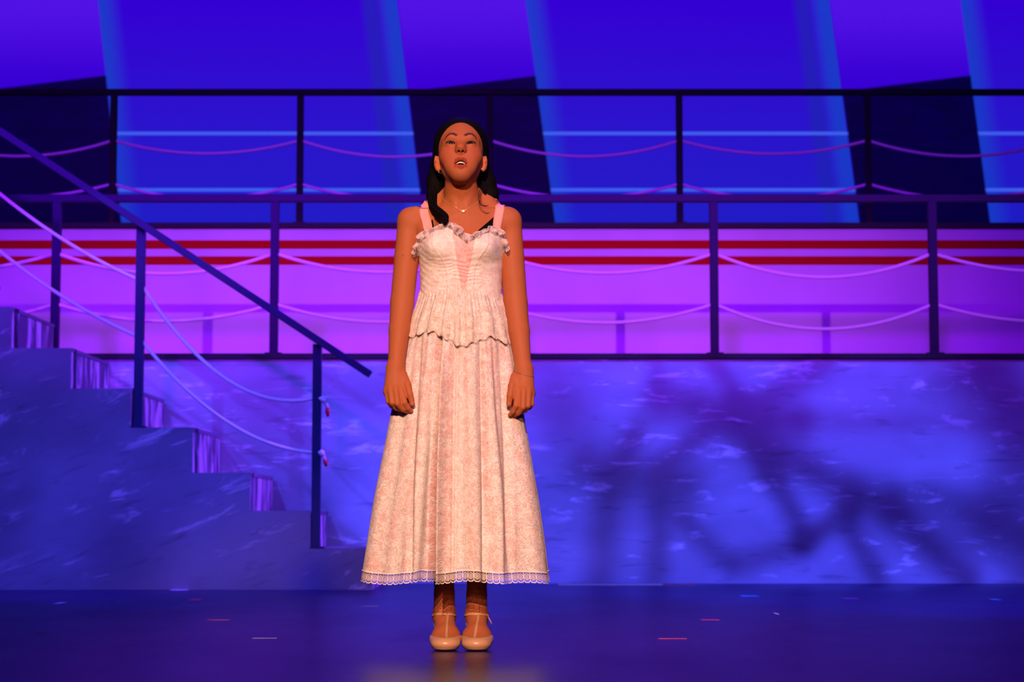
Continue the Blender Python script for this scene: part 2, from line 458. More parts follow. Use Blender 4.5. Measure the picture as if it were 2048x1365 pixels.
vs = [bm.verts.new((px, Y_STAIR, pz)) for px, pz in prof]
f = bm.faces.new(vs); r = bmesh.ops.extrude_face_region(bm, geom=[f])
for v in [g for g in r['geom'] if isinstance(g, bmesh.types.BMVert)]: v.co.y += .02
bmesh.ops.recalc_face_normals(bm, faces=bm.faces)
rel(from_bm('side_panel', bm, M_stair), st)

sr = empty('stair_railing', (at(632, 1095, Y_STAIR).x, Y_STAIR, stepz[0])); tag(sr, 'sloping blue metal handrail on two posts beside the staircase', 'railing')
YR = Y_STAIR + .02
def pt(px, py, Y=YR): return at(px, py, Y)
a, b = pt(-150, 164, YR - .04), pt(741, 750, YR - .04)
rel(beam('handrail', a, b, .05, .042, M_dark), sr)
pw = .05
for px, ptop, pbot in ((633, 688, 1095), (275, 452, 853), (-85, 215, 612)):
    x0 = pt(px, 800).x; zt = pt(px, ptop).z; zb = {633: stepz[0], 275: stepz[3], -85: stepz[6]}[px]
    rel(box('post', (x0 - pw / 2, YR - pw / 2 + .03, zb), (x0 + pw / 2, YR + pw / 2 + .03, zt), M_dark, None, .003), sr)
    rel(box('foot_plate', (x0 - pw, YR - .015, zb), (x0 + pw, YR + pw, zb + .008), M_dark), sr)
def stair_rope(p0, p1, p2, d0, d1, tail, label):
    """from beyond the frame past the middle post to the bottom post, ending in a red taped tail"""
    Yr = YR + .03
    root = empty('rope', pt(*p2, Yr)); tag(root, label, 'rope')
    A, B, C = [pt(*p, Yr) for p in (p0, p1, p2)]
    run = sag(A, B, d0, 30) + sag(B, C, d1, 36)[1:]
    T = [pt(*p, Yr - .03) for p in tail]
    o = tube('cord', run + T[:-1], .0105, M_rope); rel(o, root)
    rel(tube('knot', [T[0] + Vector((-.008, 0, .002)), T[0], T[1]], [.014, .018, .012], M_rope), root)
    rel(tube('red_taped_end', [T[-2], T[-2].lerp(T[-1], .5), T[-1]], [.0125, .0125, .006], M_redtape), root)
stair_rope((-170, 230), (277, 560), (633, 796), .30/3, .235, [(645, 798), (652, 806), (655, 817), (656, 834)], 'white rope beside the stairs, upper one, tied off at the bottom post')
stair_rope((-170, 345), (277, 674), (633, 906), .30/3, .155, [(643, 905), (647, 913), (650, 921), (653, 934)], 'white rope beside the stairs, lower one, nearer the steps')

# ------------------------------------------------------------ tape marks on the floor
def tape(px, py, wpx, dpx, col, label, Y=None, h=.0006):
    Yc = CAM_H * FPX / (py - 1040) if Y is None else Y
    x0 = at(px - wpx / 2, py, Yc).x; x1 = at(px + wpx / 2, py, Yc).x
    dy = dpx * Yc * Yc / (CAM_H * FPX)
    m, nt, b = mat('spike_tape', col, .5, .4)
    z0 = .0018 if Yc < 5.28 else .0
    bm = bmesh.new(); n = 6
    top = [bm.verts.new((x0 + (x1 - x0) * i / n, Yc - dy / 2 + random.uniform(-.1, .1) * dy, z0 + h)) for i in range(n + 1)]
    bot = [bm.verts.new((x0 + (x1 - x0) * i / n, Yc + dy / 2 + random.uniform(-.1, .1) * dy, z0 + h)) for i in range(n + 1)]
    for i in range(n): bm.faces.new((top[i], top[i + 1], bot[i + 1], bot[i]))
    r = bmesh.ops.extrude_face_region(bm, geom=bm.faces[:])
    for v in [g for g in r['geom'] if isinstance(g, bmesh.types.BMVert)]: v.co.z -= h
    bmesh.ops.recalc_face_normals(bm, faces=bm.faces)
    return tag(from_bm('floor_tape', bm, m), label, 'tape')
for a_ in ((1222, 1168.5, 210, 2.2, (.7, .6, .35), 'long yellowish strip of tape along the foot of the wall'),
           (1360, 1169, 70, 2.0, (.45, .10, .03), 'dull orange tape at the end of the yellowish strip'),
           (1498, 1191, 34, 2.5, (.05, .42, .6), 'short cyan tape mark on the floor near the orange tape'),
           (1700, 1196, 30, 2.0, (.5, .08, .35), 'pinkish tape mark just in front of the wall foot'),
           (1990, 1198, 18, 2.0, (.05, .45, .55), 'tiny cyan tape mark at the right edge of the floor'),
           (1420, 1238, 36, 1.6, (.8, .04, .12), 'thin red tape mark with a pink end on open floor'),
           (1345, 1275, 56, 1.2, (.8, .10, .08), 'hair-thin reddish tape line, nearest mark right of the woman'),
           (437, 1238, 44, 1.5, (.45, .05, .06), 'thin tape line with a red spot in front of the staircase'),
           (392, 1198, 20, 2.5, (.8, .02, .08), 'short bright red tape mark close to the staircase foot'),
           (84, 1264, 24, 1.5, (.5, .06, .05), 'small dull red tape mark at the far left of the floor'),
           (120, 1205, 12, 3.0, (.75, .75, .85), 'tiny pale tape scrap near the left end of the stair foot'),
           (362, 1178.5, 34, 2.5, (.7, .72, .9), 'pale scuffed tape at the foot of the staircase side'),
           (530, 1274, 48, 1.2, (.30, .26, .45), 'faint violet tape line between stairs and the woman'),
           (740, 1211, 34, 2.5, (.12, .12, .25), 'dim bluish tape mark behind the hem of the dress'),
           (1553, 1226, 5, 3.0, (.7, .7, .9), 'pale dot of tape alone on the dark floor')):
    tape(*a_)
# =====================================================================
# the singer
# =====================================================================
CX = at(922, 700, Y_W).x            # her axis
def L(px, py, y=0.0):
    """a point of the figure seen at a pixel, y metres behind (+) or in front (-) of her axis; local coordinates"""
    q = at(px, py, Y_W + y); return np.array((q.x - CX, y, q.z))

# ---- signed distance fields on an uneven grid, surfaced as one mesh
class Field:
    def __init__(s, xs, ys, zs):
        s.xs, s.ys, s.zs = [np.asarray(a, np.float32) for a in (xs, ys, zs)]
        s.F = np.full((len(s.xs), len(s.ys), len(s.zs)), 1.0, np.float32)
    def region(s, lo, hi, m):
        r = []
        for a, l, h in zip((s.xs, s.ys, s.zs), lo, hi):
            i, j = np.searchsorted(a, l - m), np.searchsorted(a, h + m); r.append(slice(int(i), int(j)))
        return tuple(r)
    def op(s, fn, lo, hi, k=.01, mode='add'):
        r = s.region(lo, hi, k + .012)
        X = s.xs[r[0]][:, None, None]; Y = s.ys[r[1]][None, :, None]; Z = s.zs[r[2]][None, None, :]
        if X.size == 0 or Y.size == 0 or Z.size == 0: return
        d = fn(X, Y, Z); F = s.F[r]
        if mode == 'add':
            h = np.clip(.5 + .5 * (d - F) / k, 0, 1) if k > 0 else None
            s.F[r] = np.minimum(F, d) if k <= 0 else d + (F - d) * h - k * h * (1 - h)
        elif mode == 'cut':
            d = -d
            if k <= 0: s.F[r] = np.maximum(F, d)
            else:
                h = np.clip(.5 - .5 * (d - F) / k, 0, 1); s.F[r] = d + (F - d) * h + k * h * (1 - h)
    def ball(s, c, r, k=.01, mode='add'):
        c = np.asarray(c, float); r = np.asarray(r if hasattr(r, '__len__') else (r,) * 3, float)
        def fn(X, Y, Z):
            a, b, e = (X - c[0]), (Y - c[1]), (Z - c[2])
            k0 = np.sqrt((a / r[0])**2 + (b / r[1])**2 + (e / r[2])**2); k1 = np.sqrt((a / r[0]**2)**2 + (b / r[1]**2)**2 + (e / r[2]**2)**2)
            return k0 * (k0 - 1) / np.maximum(k1, 1e-6)
        s.op(fn, c - r, c + r, k, mode)
    def cap(s, a, b, ra, rb, k=.01, mode='add', flat=None):
        """tapering capsule; flat=(direction, factor) thins it along a direction"""
        a, b = np.asarray(a, float), np.asarray(b, float); ab = b - a; L2 = max(float(ab @ ab), 1e-12); R = max(ra, rb)
        def fn(X, Y, Z):
            px, py, pz = X - a[0], Y - a[1], Z - a[2]
            t = np.clip((px * ab[0] + py * ab[1] + pz * ab[2]) / L2, 0, 1)
            qx, qy, qz = px - t * ab[0], py - t * ab[1], pz - t * ab[2]
            if flat is not None:
                n, f = flat; dn = (qx * n[0] + qy * n[1] + qz * n[2]) * (1 / f - 1)
                qx, qy, qz = qx + dn * n[0], qy + dn * n[1], qz + dn * n[2]
                return (np.sqrt(qx * qx + qy * qy + qz * qz) - (ra + (rb - ra) * t)) * f
            return np.sqrt(qx * qx + qy * qy + qz * qz) - (ra + (rb - ra) * t)
        s.op(fn, np.minimum(a, b) - R, np.maximum(a, b) + R, k, mode)
    def chain(s, pts, rad, k=.01, mode='add', flat=None):
        for i in range(len(pts) - 1): s.cap(pts[i], pts[i + 1], rad[i], rad[i + 1], k, mode, flat)
    def mesh(s, smooth=1):
        F = s.F; S = F < 0; n = F.shape; ax = (s.xs, s.ys, s.zs)
        ids_all, pos_all, edges = [], [], []
        mul = (n[1] * n[2], n[2], 1)
        for d in range(3):
            A = [slice(None)] * 3; B = [slice(None)] * 3; A[d] = slice(0, -1); B[d] = slice(1, None)
            x = S[tuple(A)] != S[tuple(B)]
            I = np.array(np.nonzero(x)).astype(np.int64)
            o1, o2 = [q for q in range(3) if q != d]
            ok = (I[o1] > 0) & (I[o2] > 0) & (I[o1] < n[o1] - 1) & (I[o2] < n[o2] - 1); I = I[:, ok]
            J = I.copy(); J[d] += 1
            fa, fb = F[tuple(I)], F[tuple(J)]; t = fa / (fa - fb)
            P = np.stack([ax[q][I[q]] for q in range(3)], 1).astype(np.float64)
            P[:, d] += t * (ax[d][J[d]] - ax[d][I[d]])
            cells = []
            for a_, b_ in ((0, 0), (1, 0), (1, 1), (0, 1)):
                K = I.copy(); K[o1] -= a_; K[o2] -= b_
                cells.append(K[0] * mul[0] + K[1] * mul[1] + K[2] * mul[2])
            ids_all += cells; pos_all += [P] * 4
            q = np.stack(cells, 1); flip = (fa < 0) ^ (d == 1)
            q[~flip] = q[~flip][:, ::-1]; edges.append(q[:, ::-1])
        ids = np.concatenate(ids_all); pos = np.concatenate(pos_all)
        u, inv = np.unique(ids, return_inverse=True)
        cnt = np.bincount(inv); V = np.stack([np.bincount(inv, pos[:, q]) / cnt for q in range(3)], 1)
        Q = np.searchsorted(u, np.concatenate(edges))
        for _ in range(smooth):
            acc = np.zeros_like(V); c = np.zeros(len(V))
            for a_ in range(4):
                i, j = Q[:, a_], Q[:, (a_ + 1) % 4]
                for q in range(3): acc[:, q] += np.bincount(i, V[j, q], len(V)) + np.bincount(j, V[i, q], len(V))
                c += np.bincount(i, minlength=len(V)) + np.bincount(j, minlength=len(V))
            V = V * .45 + .55 * acc / c[:, None]
        a_, b_, c_, d_ = (V[Q[:, i]] for i in range(4)); vol = np.einsum('ij,ij->i', a_, np.cross(b_ - a_, d_ - a_) + np.cross(c_ - b_, d_ - b_) * 0).sum()
        cen = V.mean(0); vol = np.einsum('ij,ij->i', (a_ + c_) / 2 - cen, np.cross(c_ - a_, d_ - b_)).sum()
        if vol < 0: Q = Q[:, ::-1]
        return V, Q
def np_mesh(name, V, Q):
    me = bpy.data.meshes.new(name); me.vertices.add(len(V)); me.vertices.foreach_set('co', np.ascontiguousarray(V, np.float32).ravel())
    k = Q.shape[1]; me.loops.add(len(Q) * k); me.polygons.add(len(Q))
    me.loops.foreach_set('vertex_index', np.ascontiguousarray(Q, np.int32).ravel())
    me.polygons.foreach_set('loop_start', np.arange(0, len(Q) * k, k, dtype=np.int32))
    me.update(calc_edges=True); me.validate(); return me
def steps(*segs):
    """((lo, hi, step), ...) joined axis"""
    out = []
    for lo, hi, st_ in segs: out.append(np.linspace(lo, hi, max(2, int(round((hi - lo) / st_))), endpoint=False))
    out.append([segs[-1][1]]); return np.concatenate(out)
def sstep(a, b, x):
    t = np.clip((x - a) / (b - a), 0, 1); return t * t * (3 - 2 * t)

# ---- torso section: used for the body and for the dress that follows it
TZ = np.array([.78, .84, .90, .96, 1.02, 1.07, 1.10, 1.14, 1.19, 1.235, 1.28, 1.315, 1.345, 1.37, 1.39])
TA = np.array([.150, .154, .155, .148, .136, .122, .1205, .1205, .1235, .1255, .128, .130, .118, .085, .055])
TB = np.array([.105, .112, .112, .105, .094, .086, .084, .086, .090, .092, .090, .082, .068, .052, .045])
TC = np.array([.020, .022, .020, .014, .006, .000, .000, .000, .000, .004, .008, .014, .018, .020, .018])
def sm_interp(z, xp, fp):
    # gently rounded interpolation
    return (np.interp(z - .012, xp, fp) + np.interp(z, xp, fp) + np.interp(z + .012, xp, fp)) / 3
def torso_r(phi, z):
    """radius at angle phi (0 = towards the audience, + to picture right) and height"""
    a, b = sm_interp(z, TZ, TA), sm_interp(z, TZ, TB); n = 2.35
    r = 1 / ((np.abs(np.sin(phi)) / a)**n + (np.abs(np.cos(phi)) / b)**n)**(1 / n)
    for sgn in (-1, 1):
        dp = phi - sgn * .60
        r = r + .034 * np.exp(-(dp / .40)**2) * np.exp(-((z - 1.232) / np.where(z > 1.232, .050, .040))**2)
    return r
def torso_c(z): return sm_interp(z, TZ, TC)

# ---- head frame: local head coordinates -> figure coordinates
H_TILT = math.radians(-18); H_TURN = math.radians(1.5); H_ROLL = math.radians(0)
_pc = L(921.5, 301, -.02); HC = np.array((_pc[0], -.022, _pc[2] - .022))
HM = np.array(Matrix.Rotation(H_TURN, 3, 'Z') @ Matrix.Rotation(H_TILT, 3, 'X') @ Matrix.Rotation(H_ROLL, 3, 'Y'))
def hw_(p): return HC + HM @ np.asarray(p, float)
class HeadField:
    """adds shapes given in head coordinates to a field"""
    def __init__(s, f): s.f = f
    def _fn(s, fn):
        def g(X, Y, Z):
            x, y, z = X - HC[0], Y - HC[1], Z - HC[2]
            return fn(HM[0, 0] * x + HM[1, 0] * y + HM[2, 0] * z, HM[0, 1] * x + HM[1, 1] * y + HM[2, 1] * z, HM[0, 2] * x + HM[1, 2] * y + HM[2, 2] * z)
        return g
    def op(s, fn, c, R, k, mode):
        w_ = hw_(c); s.f.op(s._fn(fn), w_ - R, w_ + R, k, mode)
    def ball(s, c, r, k=.01, mode='add'):
        r = np.asarray(r if hasattr(r, '__len__') else (r,) * 3, float)
        def fn(X, Y, Z):
            a, b, e = X - c[0], Y - c[1], Z - c[2]
            k0 = np.sqrt((a / r[0])**2 + (b / r[1])**2 + (e / r[2])**2); k1 = np.sqrt((a / r[0]**2)**2 + (b / r[1]**2)**2 + (e / r[2]**2)**2)
            return k0 * (k0 - 1) / np.maximum(k1, 1e-6)
        s.op(fn, c, max(r), k, mode)
    def cap(s, a, b, ra, rb, k=.01, mode='add'): s.f.cap(hw_(a), hw_(b), ra, rb, k, mode)
    def chain(s, pts, rad, k=.01, mode='add'):
        for i in range(len(pts) - 1): s.cap(pts[i], pts[i + 1], rad[i], rad[i + 1], k, mode)

EYE = [(-.0312, -.0700, .0065), (.0312, -.0700, .0065)]; EYE_R = .0122
LIP_U = [(-.0215, -.0745, -.0635), (-.0125, -.0850, -.0555), (-.0040, -.0890, -.0525), (0, -.0885, -.0537), (.0040, -.0890, -.0525), (.0125, -.0850, -.0555), (.0215, -.0745, -.0635)]
LIP_UR = [.0015, .0036, .0044, .0042, .0044, .0036, .0015]
LIP_L = [(-.0212, -.0740, -.0645), (-.0140, -.0810, -.0748), (0, -.0850, -.0798), (.0140, -.0810, -.0748), (.0212, -.0740, -.0645)]
LIP_LR = [.0015, .0042, .0054, .0042, .0015]
def almond_up(x): return .0037 * (1 - (np.abs(x) / .0150)**2.2)
def almond_dn(x): return .0036 * (1 - (np.abs(x) / .0150)**2)
def head(f):
    h = HeadField(f)
    h.ball((0, .020, .052), (.0735, .092, .078), .01)                 # skull
    h.ball((0, -.014, .028), (.0680, .072, .070), .02)                # forehead
    h.ball((0, -.014, -.014), (.0655, .069, .0670), .02)               # face oval
    h.ball((0, -.022, -.058), (.0420, .054, .044), .018)              # jaw
    for s_ in (-1, 1):
        h.cap((s_ * .0385, -.004, -.050), (s_ * .011, -.050, -.091), .013, .016, .024)
        h.ball((s_ * .037, -.048, -.026), (.027, .028, .026), .022)     # cheek
        h.ball((s_ * .025, -.056, -.060), (.023, .020, .027), .020)
    h.ball((0, -.060, -.0950), (.0220, .0185, .0165), .022)            # chin
    h.ball((0, -.064, -.066), (.030, .018, .028), .018)               # muzzle
    for s_ in (-1, 1):
        h.ball((s_ * .031, -.0965, .0055), (.0200, .0150, .0120), .014, 'cut')
        h.chain([(s_ * .014, -.0775, .0250), (s_ * .030, -.0770, .0290), (s_ * .048, -.0630, .0230)], (.0045, .005, .004), .022)
    # nose
    h.chain([(0, -.0700, .018), (0, -.0780, .004), (0, -.0875, -.010), (0, -.0930, -.0170)], (.0068, .0074, .0092, .0102), .015)
    h.ball((0, -.0960, -.0170), (.0105, .0085, .0085), .009)
    for s_ in (-1, 1):
        h.ball((s_ * .0112, -.0860, -.0235), (.0060, .0088, .0062), .006)
    h.cap((0, -.0935, -.0260), (0, -.0810, -.036), .0040, .0050, .006)   # columella
    for e in EYE:
        h.ball(e, EYE_R + .0020, .007)
    for e in EYE:
        s_ = 1 if e[0] > 0 else -1
        def almond(X, Y, Z, e=e, s_=s_):
            x = (X - e[0]) * s_; z = Z - e[2] - x * .12
            up = almond_up(x) - z; dn = z + almond_dn(x)
            return np.maximum(-np.minimum(up, dn), Y - (e[1] - .003))
        h.op(almond, e, .022, .0008, 'cut')
        h.chain([(e[0] - .0150, e[1] - .0062, e[2] + .0064 - 0.0018 * s_), (e[0], e[1] - .0118, e[2] + .0088), (e[0] + .0150, e[1] - .0062, e[2] + .0064 + .0018 * s_)], (.0012, .0016, .0012), .003)
    # lips, mouth opening, nostrils
    h.chain(LIP_U, LIP_UR, .0045); h.chain(LIP_L, LIP_LR, .0045)
    def mouth(X, Y, Z):
        x = X / .0190; z = Z + .0652
        up = .0058 * (1 - x * x) + 0 * Y - z; dn = z + .0066 * (1 - x * x)
        return np.maximum(-np.minimum(up, dn), Y + .048)
    h.op(mouth, (0, -.07, -.065), .035, .0012, 'cut')
    for s_ in (-1, 1):
        h.ball((s_ * .0060, -.0905, -.0300), (.0040, .0052, .0042), .002, 'cut')
        h.cap((s_ * .0060, -.0905, -.0285), (s_ * .005, -.080, -.021), .0030, .002, .001, 'cut')
    h.cap((0, -.0870, -.047), (0, -.0905, -.052), .0014, .0016, .004, 'cut')
    # ears
    for s_ in (-1, 1):
        h.ball((s_ * .0735, .006, -.016), (.0105, .0150, .030), .006)
        h.ball((s_ * .0705, .001, -.042), (.0065, .008, .009), .006)
        h.ball((s_ * .0780, -.009, -.012), (.0050, .0070, .018), .003, 'cut')
        h.ball((s_ * .0755, -.006, -.018), (.004, .005, .007), .003)

# ---- arms and hands (pixel positions on the photograph, given a depth)
SH = {-1: L(820, 443, .012), 1: L(1018, 443, .012)}
EL = {-1: L(804.5, 605, -.018), 1: L(1031, 605, -.018)}
WR = {-1: L(792, 733, -.082), 1: L(1046.5, 735, -.082)}
HAND = {
 -1: dict(knk=[(803, 783, -.083), (791.5, 781, -.088), (781, 782, -.083), (773.5, 784, -.072)],
          pip=[(809, 806, -.092), (795, 808, -.098), (784, 806, -.092), (777, 804, -.080)],
          dip=[(816, 817, -.084), (805, 819, -.084), (792, 817, -.074), (783, 813, -.064)],
          tip=[(822, 823, -.074), (815, 824, -.066), (801, 820, -.058), (789, 816, -.050)],
          th=[(805, 752, -.062), (814.5, 770, -.076), (820, 790, -.086), (824.5, 808, -.086)]),
 1: dict(knk=[(1035, 785, -.083), (1047, 783, -.088), (1057, 785, -.083), (1063, 788, -.070)],
          pip=[(1032.5, 812, -.094), (1046, 815, -.098), (1056, 812, -.090), (1063, 809, -.078)],
          dip=[(1026, 824, -.084), (1038, 826, -.082), (1050, 821, -.072), (1059, 816, -.062)],
          tip=[(1020.5, 830, -.074), (1030, 831, -.064), (1043, 825, -.056), (1054, 818, -.050)],
          th=[(1031, 754, -.062), (1024, 772, -.076), (1020, 792, -.086), (1018, 809, -.086)]),
}
for _h in HAND.values():
    for _k in _h: _h[_k] = [(q[0], q[1], q[2] - .032) for q in _h[_k]]
LEG = {-1: (at(888, 1200, Y_W).x - CX), 1: (at(953, 1200, Y_W).x - CX)}
FOOT = {-1: (at(890.5, 1280, Y_W - .13).x - CX), 1: (at(953.5, 1280, Y_W - .13).x - CX)}

def foot_prims(f, sgn, g=0.0):
    """the foot in its low heeled shoe; g inflates"""
    x, xa = FOOT[sgn], LEG[sgn]; out = -sgn * 0  # feet straight ahead
    f.cap((xa, .030, .120), (xa, .036, .075), .0290 + g, .0285 + g, .02)
    f.ball((xa, .055, .068), (.0265 + g, .0300 + g, .032 + g), .02)              # heel
    f.cap((xa, .012, .094), (x, -.055, .048), .0290 + g, .0320 + g, .025)        # instep
    f.cap((x * .6 + xa * .4, -.01, .058), (x, -.075, .034), .026 + g, .0325 + g, .02)
    f.ball((x, -.062, .040), (.0435 + g, .045 + g, .033 + g), .015)
    f.ball((x + sgn * .002, -.090, .0300), (.0440 + g, .040 + g, .0235 + g), .02)  # ball
    f.ball((x - sgn * .001, -.122, .0235), (.0400 + g, .040 + g, .0180 + g), .02)  # toes

def build_body():
    hx = HC[0]
    xs = steps((-.262, -.130, .0022), (-.130, hx - .088, .0035), (hx - .088, hx + .088, .0015), (hx + .088, .130, .0035), (.130, .250, .0022))
    ys = steps((-.175, -.095, .0022), (-.140 + .045, .010, .0018), (.010, .150, .0035))
    zs = steps((0.004, .14, .003), (.14, .70, .006), (.70, .86, .0022), (.86, 1.29, .005), (1.29, 1.43, .0030), (1.43, 1.70, .0016))
    f = Field(xs, ys, zs)
    # torso
    def torso(X, Y, Z):
        yc = torso_c(Z); y = Y - yc; r = np.sqrt(X * X + y * y); phi = np.arctan2(X, -y)
        d = (r - torso_r(phi, Z)) * .8
        return np.maximum(d, np.maximum(.80 - Z, Z - 1.375))
    f.op(torso, (-.18, -.16, .80), (.18, .15, 1.38), .01)
    f.cap((.0, .024, 1.33), (.001, .020, 1.40), .060, .0525, .045)
    nk = hw_((0, .002, -.060))
    f.cap((.001, .010, 1.38), nk, .0520, .0490, .014)
    f.cap((.0, .024, 1.36), (.001, .020, 1.39), .062, .055, .03)
    for s_ in (-1, 1):
        sh = SH[s_]
        f.cap((s_ * .042, .035, 1.420), (s_ * .085, .030, 1.385), .022, .022, .03)        # trapezius
        f.cap((s_ * .085, .030, 1.385), (sh[0] * .86, .024, sh[2] + .006), .022, .022, .03)
        f.cap((s_ * .022, -.046, 1.352), (sh[0] * .86, -.010, 1.364), .0060, .0072, .024)          # collar bone
        f.cap((s_ * .030, -.022, 1.435), (s_ * .014, -.048, 1.362), .010, .0065, .016)             # neck muscle
        f.ball((s_ * .112, .004, 1.302), (.036, .050, .052), .02)
        f.ball(sh, (.0385, .042, .044), .03)
        f.cap(sh, sh * .55 + EL[s_] * .45, .0385, .0385, .010)
        f.cap(sh * .55 + EL[s_] * .45, EL[s_], .0385, .0370, .004)
        md = EL[s_] * .55 + WR[s_] * .45
        f.cap(EL[s_], md, .0370, .0325, .006)
        f.cap(md, WR[s_], .0325, .0250, .008)
        # hand
        H = HAND[s_]; K = [L(*q) for q in H['knk']]; P_ = [L(*q) for q in H['pip']]; D = [L(*q) for q in H['dip']]; T = [L(*q) for q in H['tip']]
        TH = [L(*q) for q in H['th']]
        back = np.array((0, .010, 0))
        for i in range(4):
            w0 = WR[s_] + np.array(((K[i][0] - WR[s_][0]) * .35, 0, -.006))
            f.cap(w0, K[i] + back * .6, .0175, .0112, .016)
        f.cap(K[0] + back * 1.4, K[3] + back * 1.4, .0105, .0095, .012)
        f.cap(TH[0] + back * .8, TH[1], .0155, .0125, .012)
        f.chain(TH[1:], (.0122, .0100, .0085), .004)
        for i in range(4):
            r = (.0094, .0096, .0090, .0080)[i]
            f.chain([K[i] + np.array((0, .002, .004)), P_[i]], (r * 1.10, r * 1.0), .0050)
            f.chain([P_[i], D[i], T[i]], (r * .98, r * .88, r * .78), .0022)
        # legs
        xl_ = LEG[s_]
        f.cap((s_ * .082, .018, .86), (s_ * .070, .010, .50), .080, .048, .03)
        f.cap((s_ * .070, .010, .50), (xl_ * 1.08, .030, .36), .047, .046, .03)
        f.cap((xl_ * 1.08, .030, .36), (xl_, .028, .16), .046, .0280, .02)
        f.cap((xl_, .028, .16), (xl_, .030, .10), .0280, .0280, .02)
        foot_prims(f, s_)
        f.ball((xl_ + s_ * .024, .030, .104), (.008, .010, .010), .01); f.ball((xl_ - s_ * .025, .024, .108), (.008, .010, .010), .01)
    def between(X, Y, Z): return np.maximum(np.abs(X - (FOOT[1] + FOOT[-1]) / 2) - .0022 + 0 * Y, Z - .085)
    f.op(between, (-.01, -.18, -.01), (.01, .12, .09), .004, 'cut')
    head(f)
    return f.mesh(2)

SKIN_M, nt, b = mat('skin', (.60, .20, .09), .6, .16)
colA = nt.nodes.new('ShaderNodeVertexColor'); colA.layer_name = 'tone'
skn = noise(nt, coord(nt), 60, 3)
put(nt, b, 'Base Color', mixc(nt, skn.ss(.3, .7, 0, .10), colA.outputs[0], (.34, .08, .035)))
b.inputs['Subsurface Weight'].default_value = .12
b.inputs['Subsurface Radius'].default_value = (1.0, .35, .2); b.inputs['Subsurface Scale'].default_value = .006
put(nt, b, 'Normal', bump(nt, noise(nt, coord(nt), 350, 2), .06, .001))

V, Q = build_body()
body_me = np_mesh('person', V, Q)
# skin's own tones: lips, cheeks, brows, nails; face brightening and mouth shade painted too
def seg_dist(P, a, b):
    a, b = np.asarray(a), np.asarray(b); ab = b - a; t = np.clip((P - a) @ ab / (ab @ ab), 0, 1); return np.linalg.norm(P - a - t[:, None] * ab, axis=1)
base = np.array((.385, .108, .040)); C_ = np.tile(base, (len(V), 1))
def blend(mask, col):
    global C_
    C_ = C_ * (1 - mask[:, None]) + np.array(col) * mask[:, None]
Hd = (V - HC) @ HM     # head coordinates of every vertex
near = (np.abs(Hd[:, 0]) < .1) & (Hd[:, 2] > -.14)
def hmask(fn): 
    m = np.zeros(len(V)); m[near] = fn(Hd[near]); return m
blend(hmask(lambda P: sstep(-.12, -.09, P[:, 2]) * .9), (.475, .132, .047))  # face brightened in the colour, stands in for missing light there
blend(hmask(lambda P: .45 * sum(np.exp(-(((P[:, 0] - s_ * .043) / .020)**2 + ((P[:, 2] + .028) / .020)**2)) for s_ in (-1, 1)) * (P[:, 1] < -.02)), (.46, .055, .038))
blend(hmask(lambda P: .35 * np.exp(-((P[:, 0] / .013)**2 + ((P[:, 2] + .022) / .010)**2)) * (P[:, 1] < -.08)), (.46, .085, .045))
def lipmask(P):
    p = P[:, (0, 2)]
    def dd(c, r): return np.min([seg_dist(p, (c[i][0], c[i][2]), (c[i + 1][0], c[i + 1][2])) - (r[i] + r[i + 1]) / 2 for i in range(len(c) - 1)], axis=0)
    return (1 - sstep(-.0010, .0006, np.minimum(dd(LIP_U, LIP_UR), dd(LIP_L, LIP_LR)))) * (P[:, 1] < -.05)
blend(hmask(lipmask) * .9, (.42, .038, .024))
blend(hmask(lambda P: (np.abs(P[:, 0]) < .0215) * (np.abs(P[:, 2] + .0652) < .0100) * sstep(-.079, -.073, P[:, 1] - .6 * np.abs(P[:, 0])**1.2) * (P[:, 1] < -.04)), (.06, .008, .006))  # shade inside the open mouth painted into the colour
BROW = [(.0150, .0300), (.0235, .0350), (.0345, .0345), (.0450, .0285), (.0520, .0195)]
def browmask(P):
    d = np.full(len(P), 1.0)
    for s_ in (-1, 1):
        for i in range(4):
            a, b_ = BROW[i], BROW[i + 1]; A = np.array((s_ * a[0], a[1])); B = np.array((s_ * b_[0], b_[1])); p = P[:, (0, 2)]
            ab = B - A; t = np.clip((p - A) @ ab / (ab @ ab), 0, 1); q = np.linalg.norm(p - A - t[:, None] * ab, axis=1)
            wd = (.0034, .0032, .0028, .0019)[i] * (1 - t) + (.0032, .0028, .0019, .0008)[i] * t
            d = np.minimum(d, q / (wd * 1.65))
    return (1 - sstep(.55, 1.25, d)) * (P[:, 1] < -.03)
blend(hmask(browmask) * .92, (.018, .006, .004))
def lidmask(P):
    m = np.zeros(len(P))
    for e in EYE:
        s_ = 1 if e[0] > 0 else -1; x = (P[:, 0] - e[0]) * s_; z = P[:, 2] - e[2] - x * .12
        up = np.abs(z - almond_up(x) - .0006); dn = np.abs(z + almond_dn(x) + .0004)
        inx = sstep(.0165, .0135, np.abs(x - .0008)) if False else 1 - sstep(.0130, .0165, np.abs(x - .0012))
        m = np.maximum(m, (1 - sstep(.0016, .0034, up)) * inx * .97)
        m = np.maximum(m, (1 - sstep(.0006, .0018, dn)) * inx * .6)
        m = np.maximum(m, .30 * np.exp(-((z - .0085) / .003)**2 - (x / .013)**4))
    return m * (P[:, 1] < -.04)
blend(hmask(lidmask), (.020, .006, .005))
